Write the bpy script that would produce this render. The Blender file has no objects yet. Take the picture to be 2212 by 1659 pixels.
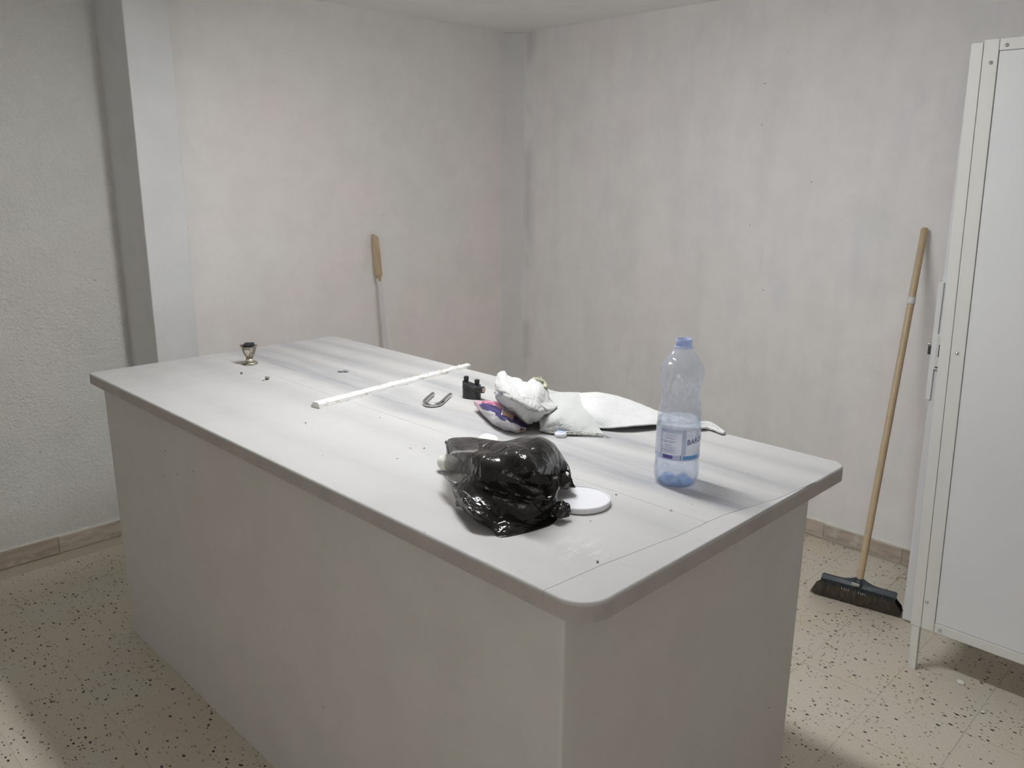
import bpy, bmesh, math, random
from mathutils import Vector, Matrix, noise
random.seed(7)
sc = bpy.context.scene
C = sc.collection
PI = math.pi
# ------------------------------------------------------------------ camera
cd = bpy.data.cameras.new('camera'); cam = bpy.data.objects.new('camera', cd); C.objects.link(cam)
cd.sensor_width = 36.0; cd.lens = 28.8753; cd.clip_start = 0.05; cd.clip_end = 50
cam.matrix_world = Matrix(((0.704685, 0.170659, -0.688690, -0.847813), (-0.709472, 0.180745, -0.681161, -0.681466), (0.008231, 0.968611, 0.248446, 1.520302), (0.000000, 0.000000, 0.000000, 1.000000)))
sc.camera = cam
# ------------------------------------------------------------------ world, exposure
w = bpy.data.worlds.new('world'); sc.world = w; w.use_nodes = True
w.node_tree.nodes['Background'].inputs[0].default_value = (0.8, 0.85, 0.9, 1)
w.node_tree.nodes['Background'].inputs[1].default_value = 0.02
sc.view_settings.view_transform = 'Standard'; sc.view_settings.look = 'None'
sc.view_settings.exposure = 0.27; sc.view_settings.gamma = 1.0; sc.view_settings.use_curve_mapping = False
TUBE = 68.0                    # emission strength of the lamp's diffuser
FILL = 10.0                    # energy of the added fill light behind the photographer
LX, LY, LZ, LL = 0.56, 0.92, 2.178, 0.90   # lamp centre and length (runs along the counter)

# ------------------------------------------------------------------ helpers
def mesh(name, verts, faces, smooth=False):
    m = bpy.data.meshes.new(name); m.from_pydata([tuple(v) for v in verts], [], faces); m.update()
    if smooth: m.polygons.foreach_set('use_smooth', [True]*len(m.polygons))
    return m
def link(name, me, mat=None, parent=None, loc=None):
    o = bpy.data.objects.new(name, me); C.objects.link(o)
    if mat is not None and me is not None:
        if not me.materials: me.materials.append(mat)
    if parent is not None: o.parent = parent
    if loc is not None: o.location = loc
    return o
def empty(name, loc=(0, 0, 0)):
    o = bpy.data.objects.new(name, None); C.objects.link(o); o.location = loc; o.empty_display_size = 0.05
    return o
def tag(o, label=None, cat=None, group=None, kind=None):
    if label: o['label'] = label
    if cat: o['category'] = cat
    if group: o['group'] = group
    if kind: o['kind'] = kind
    return o
class MB:
    def __init__(s): s.v = []; s.f = []
    def add(s, vs, fs):
        n = len(s.v); s.v += [Vector(v) for v in vs]; s.f += [tuple(i+n for i in f) for f in fs]; return s
    def box(s, a, b):
        x0, y0, z0 = a; x1, y1, z1 = b
        return s.add([(x0,y0,z0),(x1,y0,z0),(x1,y1,z0),(x0,y1,z0),(x0,y0,z1),(x1,y0,z1),(x1,y1,z1),(x0,y1,z1)],
                     [(0,3,2,1),(4,5,6,7),(0,1,5,4),(1,2,6,5),(2,3,7,6),(3,0,4,7)])
    def lathe(s, prof, n=32, wob=None, cap=True):
        vs = []; fs = []
        for j, (r, z) in enumerate(prof):
            for i in range(n):
                a = 2*PI*i/n; rr, zz = (r, z) if wob is None else wob(r, z, a, j)
                vs.append((rr*math.cos(a), rr*math.sin(a), zz))
        for j in range(len(prof)-1):
            for i in range(n):
                fs.append((j*n+i, j*n+(i+1)%n, (j+1)*n+(i+1)%n, (j+1)*n+i))
        if cap:
            fs.append(tuple(range(n))[::-1]); fs.append(tuple((len(prof)-1)*n+i for i in range(n)))
        return s.add(vs, fs)
    def tube(s, pts, r, n=12):
        pts = [Vector(p) for p in pts]; vs = []; fs = []
        rad = r if isinstance(r, (list, tuple)) else [r]*len(pts)
        up = None
        for k, p in enumerate(pts):
            d = (pts[min(k+1, len(pts)-1)]-pts[max(k-1, 0)]).normalized()
            if up is None: up = d.orthogonal().normalized()
            up = (up-d*up.dot(d)).normalized(); q = d.cross(up)
            for i in range(n):
                a = 2*PI*i/n; vs.append(p+(up*math.cos(a)+q*math.sin(a))*rad[k])
        for k in range(len(pts)-1):
            for i in range(n): fs.append((k*n+i, k*n+(i+1)%n, (k+1)*n+(i+1)%n, (k+1)*n+i))
        fs.append(tuple(range(n))[::-1]); fs.append(tuple((len(pts)-1)*n+i for i in range(n)))
        return s.add(vs, fs)
    def prism(s, poly, z0, z1):
        n = len(poly)
        return s.add([(x, y, z0) for x, y in poly]+[(x, y, z1) for x, y in poly],
                     [tuple(range(n))[::-1], tuple(range(n, 2*n))]+[(i, (i+1)%n, n+(i+1)%n, n+i) for i in range(n)])
    def xf(s, M):
        s.v = [M @ v for v in s.v]; return s
    def obj(s, name, mat=None, parent=None, smooth=False, bevel=0, seg=2, loc=None):
        o = link(name, mesh(name, s.v, s.f, smooth), mat, parent, loc)
        if bevel:
            b = o.modifiers.new('bevel', 'BEVEL'); b.width = bevel; b.segments = seg; b.limit_method = 'ANGLE'; b.angle_limit = math.radians(40)
        return o
def auto_smooth(o, ang=40):
    me = o.data
    me.polygons.foreach_set('use_smooth', [True]*len(me.polygons))
    bm = bmesh.new(); bm.from_mesh(me)
    for e in bm.edges:
        if len(e.link_faces) == 2 and e.calc_face_angle(0) > math.radians(ang): e.smooth = False
    bm.to_mesh(me); bm.free(); return o
def catmull(P, t):
    n = len(P)-1; x = min(max(t*n, 0), n-1e-9); i = int(x); f = x-i
    p0 = P[max(i-1, 0)]; p1 = P[i]; p2 = P[i+1]; p3 = P[min(i+2, n)]
    return 0.5*((2*p1)+(p2-p0)*f+(2*p0-5*p1+4*p2-p3)*f*f+(3*p1-p0-3*p2+p3)*f**3)
def patch(rows, nu, nv, disp=None, zmin=None):
    """rows of control points -> smooth sheet of real 3D points, with uv"""
    R = [[Vector(p) for p in r] for r in rows]
    G = []
    for j in range(nv+1):
        G.append([])
        for i in range(nu+1):
            G[-1].append(catmull([catmull(r, i/nu) for r in R], j/nv))
    if disp:
        N = [[None]*(nu+1) for _ in range(nv+1)]
        for j in range(nv+1):
            for i in range(nu+1):
                a = G[j][min(i+1, nu)]-G[j][max(i-1, 0)]; b = G[min(j+1, nv)][i]-G[max(j-1, 0)][i]
                n = a.cross(b); n = n.normalized() if n.length > 1e-12 else Vector((0, 0, 1))
                if n.z < -0.2: n = -n
                N[j][i] = n
        for j in range(nv+1):
            for i in range(nu+1):
                G[j][i] = G[j][i]+N[j][i]*disp(i/nu, j/nv, G[j][i])
    vs = [p for row in G for p in row]
    if zmin is not None: vs = [Vector((p.x, p.y, max(p.z, zmin))) for p in vs]
    fs = [(j*(nu+1)+i, j*(nu+1)+i+1, (j+1)*(nu+1)+i+1, (j+1)*(nu+1)+i) for j in range(nv) for i in range(nu)]
    me = bpy.data.meshes.new('sheet'); me.from_pydata([tuple(v) for v in vs], [], fs); me.update()
    uv = me.uv_layers.new(name='UVMap')
    for l in me.loops:
        k = l.vertex_index; uv.data[l.index].uv = ((k % (nu+1))/nu, (k//(nu+1))/nv)
    return me
def solid(o, t):
    m = o.modifiers.new('thickness', 'SOLIDIFY'); m.thickness = t; m.offset = -1; return o

# ------------------------------------------------------------------ materials
class NT:
    def __init__(s, name):
        s.m = bpy.data.materials.new(name); s.m.use_nodes = True; s.n = s.m.node_tree.nodes; s.l = s.m.node_tree.links
        s.b = s.n['Principled BSDF']; s.out = s.n['Material Output']
    def node(s, t, **kw):
        n = s.n.new(t)
        for k, v in kw.items():
            if k.startswith('i_'): n.inputs[k[2:].replace('_', ' ')].default_value = v
            else: setattr(n, k, v)
        return n
    def link(s, a, b): s.l.new(a, b)
    def coords(s, kind='Generated', scale=(1, 1, 1), loc=(0, 0, 0), rot=(0, 0, 0)):
        if kind == 'World': src = s.node('ShaderNodeNewGeometry').outputs['Position']
        else: src = s.node('ShaderNodeTexCoord').outputs[kind]
        mp = s.node('ShaderNodeMapping'); mp.inputs['Scale'].default_value = scale; mp.inputs['Location'].default_value = loc; mp.inputs['Rotation'].default_value = rot
        s.link(src, mp.inputs['Vector']); return mp.outputs[0]
    def noise(s, vec, scale, detail=4, rough=0.55, dist=0):
        n = s.node('ShaderNodeTexNoise'); n.inputs['Scale'].default_value = scale; n.inputs['Detail'].default_value = detail
        n.inputs['Roughness'].default_value = rough; n.inputs['Distortion'].default_value = dist; s.link(vec, n.inputs['Vector']); return n.outputs['Fac']
    def ramp(s, fac, stops, interp='LINEAR'):
        r = s.node('ShaderNodeValToRGB'); r.color_ramp.interpolation = interp
        e = r.color_ramp.elements
        while len(e) < len(stops): e.new(0.5)
        for k, (p, c) in enumerate(stops):
            e[k].position = p; e[k].color = (c, c, c, 1) if isinstance(c, (int, float)) else (*c, 1)
        s.link(fac, r.inputs[0]); return r.outputs[0]
    def mix(s, fac, a, b, mode='MIX'):
        n = s.node('ShaderNodeMix'); n.data_type = 'RGBA'; n.blend_type = mode
        for v, idx in ((fac, 0), (a, 6), (b, 7)):
            if isinstance(v, (int, float)): n.inputs[idx].default_value = v if idx == 0 else (v, v, v, 1)
            elif isinstance(v, tuple): n.inputs[idx].default_value = (*v, 1)
            else: s.link(v, n.inputs[idx])
        return n.outputs[2]
    def math(s, op, a, b=0.0, clamp=False):
        n = s.node('ShaderNodeMath', operation=op); n.use_clamp = clamp
        for k, v in enumerate((a, b)):
            if isinstance(v, (int, float)): n.inputs[k].default_value = v
            else: s.link(v, n.inputs[k])
        return n.outputs[0]
    def col(s, c):
        if isinstance(c, tuple): s.b.inputs['Base Color'].default_value = (*c, 1)
        else: s.link(c, s.b.inputs['Base Color'])
        return s
    def set(s, rough=None, metal=None, spec=None, **kw):
        if rough is not None: s.b.inputs['Roughness'].default_value = rough
        if metal is not None: s.b.inputs['Metallic'].default_value = metal
        if spec is not None: s.b.inputs['Specular IOR Level'].default_value = spec
        for k, v in kw.items(): s.b.inputs[k].default_value = v
        return s
    def bump(s, h, strength=0.3, dist=0.002):
        n = s.node('ShaderNodeBump'); n.inputs['Strength'].default_value = strength; n.inputs['Distance'].default_value = dist
        s.link(h, n.inputs['Height']); s.link(n.outputs[0], s.b.inputs['Normal']); return s

def simple(name, c, rough=0.5, metal=0, spec=0.5, vary=0.06, scale=30, bump=0.0, bdist=0.001, bscale=200):
    t = NT(name); v = t.coords('Object')
    n = t.noise(v, scale, 5)
    lo = tuple(max(0, x*(1-vary)) for x in c); hi = tuple(min(1, x*(1+vary)) for x in c)
    t.col(t.ramp(n, [(0.3, lo), (0.7, hi)])).set(rough, metal, spec)
    if bump: t.bump(t.noise(v, bscale, 4), bump, bdist)
    return t.m

def wall_paint(name, rough_relief, streaks=False, a=(0.735, 0.725, 0.70), b=(0.765, 0.72, 0.705)):
    t = NT(name); v = t.coords('World')
    c = t.mix(t.ramp(t.noise(v, 1.3, 3), [(0.4, 0.0), (0.62, 1.0)]), a, b)
    blot = t.ramp(t.noise(v, 7, 6, 0.65), [(0.35, 0.95), (0.6, 1.0)])
    c = t.mix(1.0, c, blot, 'MULTIPLY')
    if streaks:
        vs = t.coords('World', scale=(1.0, 4.2, 0.8))
        st = t.ramp(t.noise(vs, 1.6, 3, 0.5), [(0.45, 1.0), (0.80, 0.92)])
        c = t.mix(1.0, c, st, 'MULTIPLY')
        # grey rub mark that runs down beside the corner
        gp = t.node('ShaderNodeSeparateXYZ'); t.link(t.node('ShaderNodeNewGeometry').outputs['Position'], gp.inputs[0])
        d = t.math('ABSOLUTE', t.math('SUBTRACT', gp.outputs[1], 2.51))
        m = t.ramp(d, [(0.0, 0.80), (0.045, 0.93), (0.08, 1.0)])
        m2 = t.mix(t.ramp(t.noise(v, 3.5, 3), [(0.42, 0.0), (0.55, 1.0)]), (1, 1, 1), m)
        c = t.mix(1.0, c, m2, 'MULTIPLY')
        # bluish smudges
        sm = t.ramp(t.noise(t.coords('World', scale=(1, 3.5, 1.2), loc=(3, 1, 5)), 2.6, 4, 0.6), [(0.56, 0.0), (0.72, 0.4)])
        c = t.mix(sm, c, (0.75, 0.755, 0.785))
    vo = t.node('ShaderNodeTexVoronoi'); vo.inputs['Scale'].default_value = 14; t.link(v, vo.inputs['Vector'])
    sp = t.math('LESS_THAN', vo.outputs['Distance'], 0.035)
    gate = t.math('GREATER_THAN', t.noise(v, 2.2, 1), 0.60)
    c = t.mix(t.math('MULTIPLY', sp, gate), c, (0.16, 0.14, 0.12))
    t.col(c).set(0.62 if not rough_relief else 0.8, spec=0.3)
    if rough_relief:
        h = t.mix(0.5, t.noise(v, 95, 5, 0.6, 0.6), t.noise(v, 34, 4, 0.6, 1.2))
        t.bump(h, 0.8, 0.020)
    else:
        h = t.mix(0.4, t.noise(v, 60, 6, 0.65), t.noise(v, 9, 3)); t.bump(h, 0.32, 0.004)
    return t.m
M = {}
M['rough_wall'] = wall_paint('rough_stucco_paint', True, a=(0.78, 0.785, 0.745), b=(0.80, 0.77, 0.74))
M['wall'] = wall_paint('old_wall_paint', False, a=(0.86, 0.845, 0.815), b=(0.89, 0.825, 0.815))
M['wall_r'] = wall_paint('stained_wall_paint', False, True, a=(0.87, 0.865, 0.85), b=(0.885, 0.85, 0.84))
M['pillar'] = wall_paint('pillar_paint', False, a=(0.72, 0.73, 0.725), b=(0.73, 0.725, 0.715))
M['ceiling'] = wall_paint('ceiling_paint', False, a=(0.97, 0.97, 0.965), b=(0.97, 0.965, 0.96))
M['base'] = wall_paint('counter_plaster', False, a=(0.68, 0.66, 0.62), b=(0.68, 0.648, 0.615))

def terrazzo():
    t = NT('terrazzo'); v = t.coords('World')
    base = t.mix(t.ramp(t.noise(v, 4, 4), [(0.35, 0), (0.65, 1)]), (0.64, 0.57, 0.455), (0.64, 0.60, 0.51))
    base = t.mix(1.0, base, t.ramp(t.noise(v, 160, 3), [(0.35, 0.90), (0.6, 1.0)]), 'MULTIPLY')
    vd = t.node('ShaderNodeVectorMath', operation='ADD'); nz = t.node('ShaderNodeTexNoise'); nz.inputs['Scale'].default_value = 120
    t.link(v, nz.inputs['Vector']); sc_ = t.node('ShaderNodeVectorMath', operation='SCALE'); sc_.inputs['Scale'].default_value = 0.006
    t.link(nz.outputs['Color'], sc_.inputs[0]); t.link(v, vd.inputs[0]); t.link(sc_.outputs[0], vd.inputs[1])
    c = base
    clus = t.ramp(t.noise(v, 5.5, 3), [(0.38, 0.30), (0.62, 1.5)])
    for scale, thr, gate, colr, off in ((50, 0.27, 0.15, (0.055, 0.05, 0.045), 0), (85, 0.30, 0.15, (0.08, 0.07, 0.06), 3.3), (65, 0.34, 0.16, (0.40, 0.35, 0.28), 7.7), (30, 0.16, 0.14, (0.05, 0.05, 0.045), 5.1)):
        mp = t.node('ShaderNodeMapping'); mp.inputs['Location'].default_value = (off, off, 0); mp.inputs['Scale'].default_value = (1.35, 0.85, 1); mp.inputs['Rotation'].default_value = (0, 0, off); t.link(vd.outputs[0], mp.inputs[0])
        vo = t.node('ShaderNodeTexVoronoi'); vo.voronoi_dimensions = '2D'; vo.inputs['Scale'].default_value = scale; t.link(mp.outputs[0], vo.inputs['Vector'])
        sep = t.node('ShaderNodeSeparateColor'); t.link(vo.outputs['Color'], sep.inputs[0])
        size = t.math('MULTIPLY', sep.outputs[1], thr)
        inside = t.math('LESS_THAN', vo.outputs['Distance'], size)
        k = t.math('MULTIPLY', inside, t.math('LESS_THAN', sep.outputs[0], t.math('MULTIPLY', clus, gate)))
        c = t.mix(k, c, colr)
    t.col(c).set(0.42, spec=0.35)
    t.bump(t.noise(v, 60, 3), 0.05, 0.001)
    return t.m
M['terrazzo'] = terrazzo()
M['grout'] = simple('grout', (0.52, 0.46, 0.36), 0.9)

def marble(name, veins, base=(0.57, 0.565, 0.555)):
    t = NT(name); v = t.coords('World')
    c = t.mix(t.ramp(t.noise(t.coords('World', scale=(3, 0.7, 1)), 2.2, 4), [(0.35, 0), (0.7, 1)]), base, tuple(x*0.95 for x in base))
    if veins:
        sx = t.node('ShaderNodeSeparateXYZ'); t.link(v, sx.inputs[0])
        wob = t.math('MULTIPLY', t.math('SUBTRACT', t.noise(t.coords('World', scale=(1, 0.6, 1)), 2.0, 2), 0.5), 0.16)
        x = t.math('ADD', sx.outputs[0], wob)
        for cx, wd, dk in veins:
            d = t.math('ABSOLUTE', t.math('SUBTRACT', x, cx))
            m = t.ramp(t.math('DIVIDE', d, wd), [(0.0, dk), (0.45, dk*0.6), (1.0, 0.0)])
            br = t.ramp(t.noise(t.coords('World', scale=(14, 1.2, 1), loc=(cx*9, 0, 0)), 3.0, 4), [(0.36, 0.45), (0.60, 1.0)])
            k = t.mix(1.0, m, br, 'MULTIPLY')
            c = t.mix(k, c, (0.30, 0.30, 0.33))
    fine = t.ramp(t.noise(t.coords('World', scale=(9, 1.5, 1), loc=(2, 4, 0)), 5.0, 6, 0.7), [(0.60, 0.0), (0.68, 0.35), (0.74, 0.0)])
    c = t.mix(fine, c, (0.46, 0.44, 0.41))
    scr = t.ramp(t.noise(t.coords('World', scale=(2, 9, 1), rot=(0, 0, 0.5)), 6.0, 6, 0.7), [(0.66, 0.0), (0.73, 0.3)])
    c = t.mix(scr, c, (0.51, 0.495, 0.475))
    gx = t.node('ShaderNodeVectorMath', operation='DISTANCE'); t.link(v, gx.inputs[0]); gx.inputs[1].default_value = (0.150, 0.135, 0.90)
    sc2 = t.math('MULTIPLY', t.ramp(gx.outputs['Value'], [(0.02, 1.0), (0.07, 0.0)]), t.ramp(t.noise(t.coords('World', scale=(2, 8, 1), rot=(0, 0, 1.1)), 9, 5, 0.7), [(0.50, 0.0), (0.60, 0.55)]))
    c = t.mix(sc2, c, (0.74, 0.735, 0.73))
    dirt = t.ramp(t.noise(t.coords('World', loc=(7, 3, 0)), 3.0, 5, 0.6), [(0.45, 0.0), (0.70, 0.30)])
    c = t.mix(dirt, c, (0.50, 0.475, 0.445))
    vo = t.node('ShaderNodeTexVoronoi'); vo.inputs['Scale'].default_value = 22; t.link(v, vo.inputs['Vector'])
    sep = t.node('ShaderNodeSeparateColor'); t.link(vo.outputs['Color'], sep.inputs[0])
    sp = t.math('MULTIPLY', t.math('LESS_THAN', vo.outputs['Distance'], 0.045), t.math('LESS_THAN', sep.outputs[0], 0.22))
    c = t.mix(sp, c, (0.22, 0.20, 0.18))
    t.col(c).set(0.42, spec=0.35)
    r = t.ramp(t.noise(v, 8, 4), [(0.35, 0.34), (0.65, 0.52)]); t.link(r, t.b.inputs['Roughness'])
    t.bump(t.noise(v, 40, 4), 0.06, 0.001)
    return t.m
M['marble_veined'] = marble('veined_marble', [(0.50, 0.060, 0.90), (0.57, 0.045, 0.55), (0.67, 0.055, 0.75), (0.80, 0.04, 0.45)])
M['marble_plain'] = marble('plain_marble', [(0.33, 0.06, 0.25), (0.12, 0.04, 0.15)])
M['marble_edge'] = marble('edge_marble', [(0.52, 0.06, 0.30), (0.70, 0.05, 0.45)])
M['marble_lip'] = simple('worn_slab_edge', (0.47, 0.43, 0.40), 0.7, vary=0.10, scale=9)

def skirt_mat():
    t = NT('skirting_stone'); v = t.coords('World')
    oi = t.node('ShaderNodeObjectInfo')
    a = t.mix(oi.outputs['Random'], (0.50, 0.42, 0.34), (0.62, 0.54, 0.46))
    n = t.ramp(t.noise(t.coords('World', scale=(1.5, 1.5, 9)), 6, 5), [(0.35, 0.72), (0.6, 1.0)])
    c = t.mix(1.0, a, n, 'MULTIPLY')
    h = t.ramp(t.noise(v, 22, 4), [(0.56, 0), (0.72, 0.6)]); c = t.mix(h, c, (0.66, 0.63, 0.57))
    t.col(c).set(0.6); return t.m
M['skirt'] = skirt_mat()
M['white_metal'] = simple('white_enamel', (0.78, 0.79, 0.79), 0.38, spec=0.4, vary=0.02, scale=4)
M['white_board'] = simple('white_board', (0.77, 0.775, 0.79), 0.45, spec=0.35, vary=0.025, scale=2)
M['cream_metal'] = simple('cream_enamel', (0.74, 0.74, 0.71), 0.42, vary=0.02, scale=4)
M['steel'] = simple('steel', (0.60, 0.60, 0.60), 0.28, 1.0)
M['dark_steel'] = simple('dark_steel', (0.12, 0.12, 0.12), 0.4, 0.8)
M['chrome'] = simple('chrome', (0.62, 0.63, 0.64), 0.2, 1.0, vary=0.12, scale=60)
M['copper'] = simple('copper', (0.52, 0.40, 0.33), 0.35, 0.9)
M['black_plastic'] = simple('black_plastic', (0.022, 0.023, 0.026), 0.38, spec=0.5)
M['white_plastic'] = simple('white_plastic', (0.83, 0.83, 0.87), 0.35, vary=0.02, scale=3)
M['charcoal'] = simple('charcoal', (0.03, 0.03, 0.033), 0.9, bump=0.8, bdist=0.003, bscale=150)
M['stone_crumb'] = simple('stone_crumb', (0.24, 0.23, 0.21), 0.85, vary=0.5, scale=200)
M['ash_crumb'] = simple('ash_crumb', (0.45, 0.45, 0.44), 0.6, vary=0.6, scale=250)
M['plaster_chip'] = simple('plaster_chip', (0.78, 0.77, 0.72), 0.85)
M['cream_foam'] = simple('cream_foam', (0.80, 0.81, 0.72), 0.75, vary=0.04, bump=0.3, bscale=120)

def wood(name, a, b, rough=0.5, scale=(60, 60, 4)):
    t = NT(name); v = t.coords('Object', scale=scale)
    n = t.noise(v, 1.0, 5, 0.6, 0.5)
    t.col(t.ramp(n, [(0.3, a), (0.7, b)])).set(rough); return t.m
M['handle_wood'] = wood('handle_wood', (0.47, 0.35, 0.22), (0.56, 0.44, 0.29), 0.42)
M['bare_wood'] = wood('bare_wood', (0.42, 0.31, 0.21), (0.56, 0.45, 0.30), 0.7)
M['painted_wood'] = wood('painted_wood', (0.64, 0.61, 0.60), (0.72, 0.69, 0.68), 0.6)

def strip_mat():
    t = NT('flaking_white_paint'); v = t.coords('Object', scale=(14, 60, 60))
    n = t.noise(v, 1.2, 6, 0.7)
    sx = t.node('ShaderNodeSeparateXYZ'); t.link(t.coords('Object'), sx.inputs[0])
    k = t.ramp(t.math('ADD', n, t.math('MULTIPLY', sx.outputs[0], 0.12)), [(0.60, 0.0), (0.64, 0.75)])
    t.col(t.mix(k, (0.82, 0.81, 0.78), (0.45, 0.38, 0.33))).set(0.8)
    t.bump(t.noise(t.coords('Object'), 130, 5), 0.5, 0.003); return t.m
M['strip'] = strip_mat()

def silver():
    t = NT('tarnished_silver'); v = t.coords('Object')
    n = t.ramp(t.noise(v, 70, 5, 0.65), [(0.35, (0.16, 0.14, 0.10)), (0.5, (0.36, 0.33, 0.26)), (0.68, (0.66, 0.62, 0.55))])
    t.col(n).set(0.33, 0.85); t.bump(t.noise(v, 120, 3), 0.25, 0.001); return t.m
M['silver'] = silver()
M['silver_light'] = simple('worn_silver', (0.68, 0.63, 0.57), 0.35, 0.6, vary=0.15, scale=90)

def cloth(name, c, weave=420, strength=0.5, fuzz=True):
    t = NT(name); v = t.coords('World')
    n = t.ramp(t.noise(v, 45, 5), [(0.35, tuple(x*0.94 for x in c)), (0.6, c)])
    t.col(n).set(0.95, spec=0.1)
    t.b.inputs['Sheen Weight'].default_value = 0.3
    w1 = t.node('ShaderNodeTexWave'); w1.inputs['Scale'].default_value = weave/6.0; w1.bands_direction = 'X'; t.link(t.coords('World', rot=(0, 0, 0.5)), w1.inputs[0])
    w2 = t.node('ShaderNodeTexWave'); w2.inputs['Scale'].default_value = weave/6.0; w2.bands_direction = 'Y'; t.link(t.coords('World', rot=(0, 0, 0.5)), w2.inputs[0])
    h = t.mix(0.5, w1.outputs['Fac'], w2.outputs['Fac'])
    h = t.mix(0.6, h, t.noise(v, 170, 5, 0.7))
    t.bump(h, strength, 0.003); return t.m
M['terry'] = cloth('white_terry', (0.66, 0.66, 0.655), 300, 0.8)
M['woven'] = cloth('white_loose_weave', (0.65, 0.66, 0.645), 520, 0.9)
M['felt'] = cloth('white_felt', (0.69, 0.69, 0.69), 300, 0.5)
M['hem'] = cloth('grey_hem', (0.50, 0.52, 0.45), 600, 0.9)
M['yarn'] = cloth('yellowish_yarn', (0.66, 0.66, 0.50), 600, 0.9)
M['blue_thread'] = simple('blue_thread', (0.22, 0.24, 0.42), 0.9)
M['grey_thread'] = simple('grey_thread', (0.16, 0.17, 0.17), 0.9)

def film(name, see, tint=(0.016, 0.015, 0.014)):
    t = NT(name); v = t.coords('World')
    t.col(tint).set(0.13, spec=0.42)
    h = t.mix(0.5, t.noise(t.coords('World', scale=(1, 2.2, 1), rot=(0.3, 0.5, 0.8)), 26, 4, 0.55, 1.2), t.noise(v, 70, 3, 0.5, 0.8))
    dn = t.node('ShaderNodeTexNoise'); dn.inputs['Scale'].default_value = 18; t.link(v, dn.inputs['Vector'])
    sv = t.node('ShaderNodeVectorMath', operation='SCALE'); sv.inputs['Scale'].default_value = 0.05; t.link(dn.outputs['Color'], sv.inputs[0])
    av = t.node('ShaderNodeVectorMath', operation='ADD'); t.link(sv.outputs[0], av.inputs[0]); t.link(t.coords('World', scale=(1, 1.6, 1), rot=(0.2, 0.4, 0.9)), av.inputs[1])
    ve = t.node('ShaderNodeTexVoronoi'); ve.feature = 'DISTANCE_TO_EDGE'; ve.inputs['Scale'].default_value = 17; t.link(av.outputs[0], ve.inputs['Vector'])
    cr = t.ramp(ve.outputs['Distance'], [(0.0, 1.0), (0.10, 0.0)])
    h = t.mix(0.35, h, cr)
    t.bump(h, 0.50, 0.006)
    tr = t.node('ShaderNodeBsdfTransparent'); tr.inputs[0].default_value = (0.62, 0.60, 0.58, 1)
    mx = t.node('ShaderNodeMixShader'); mx.inputs[0].default_value = see
    t.link(t.b.outputs[0], mx.inputs[1]); t.link(tr.outputs[0], mx.inputs[2]); t.link(mx.outputs[0], t.out.inputs[0])
    return t.m
M['bag'] = film('black_bag_film', 0.03)
M['bag_thin'] = film('single_layer_bag_film', 0.52, (0.10, 0.095, 0.09))

def packet_mat():
    t = NT('snack_wrapper'); uvc = t.node('ShaderNodeTexCoord').outputs['UV']
    s_ = t.node('ShaderNodeSeparateXYZ'); t.link(uvc, s_.inputs[0])
    nz = t.noise(uvc, 5, 3); nn = t.math('MULTIPLY', t.math('SUBTRACT', nz, 0.5), 0.30)
    y = t.math('ADD', s_.outputs[1], nn)
    pk = t.ramp(t.noise(uvc, 14, 4), [(0.35, (0.42, 0.07, 0.16)), (0.5, (0.62, 0.16, 0.30)), (0.62, (0.78, 0.50, 0.60))])
    nv = t.ramp(t.noise(uvc, 9, 3), [(0.4, (0.035, 0.03, 0.12)), (0.65, (0.085, 0.07, 0.25))])
    wt = t.ramp(t.noise(uvc, 8, 3), [(0.4, (0.66, 0.62, 0.66)), (0.6, (0.80, 0.78, 0.80))])
    c = t.mix(t.math('GREATER_THAN', y, 0.42), pk, nv)
    c = t.mix(t.math('GREATER_THAN', y, 0.66), c, wt)
    left = t.math('LESS_THAN', t.math('ADD', s_.outputs[0], t.math('MULTIPLY', nn, 0.6)), 0.10)
    c = t.mix(left, c, (0.78, 0.52, 0.62))
    t.col(c).set(0.28, 0.15, spec=0.6)
    t.bump(t.noise(uvc, 24, 4, 0.6, 1.0), 0.7, 0.003); return t.m
M['packet'] = packet_mat()
M['tan_print'] = simple('tan_print', (0.55, 0.36, 0.28), 0.35, 0.2, vary=0.5, scale=260)
M['silver_print'] = simple('silver_print', (0.78, 0.76, 0.72), 0.2, 0.7, vary=0.2, scale=200)
M['red_print'] = simple('red_print', (0.30, 0.03, 0.05), 0.35)
M['white_print'] = simple('white_print', (0.82, 0.78, 0.80), 0.4)

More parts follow.
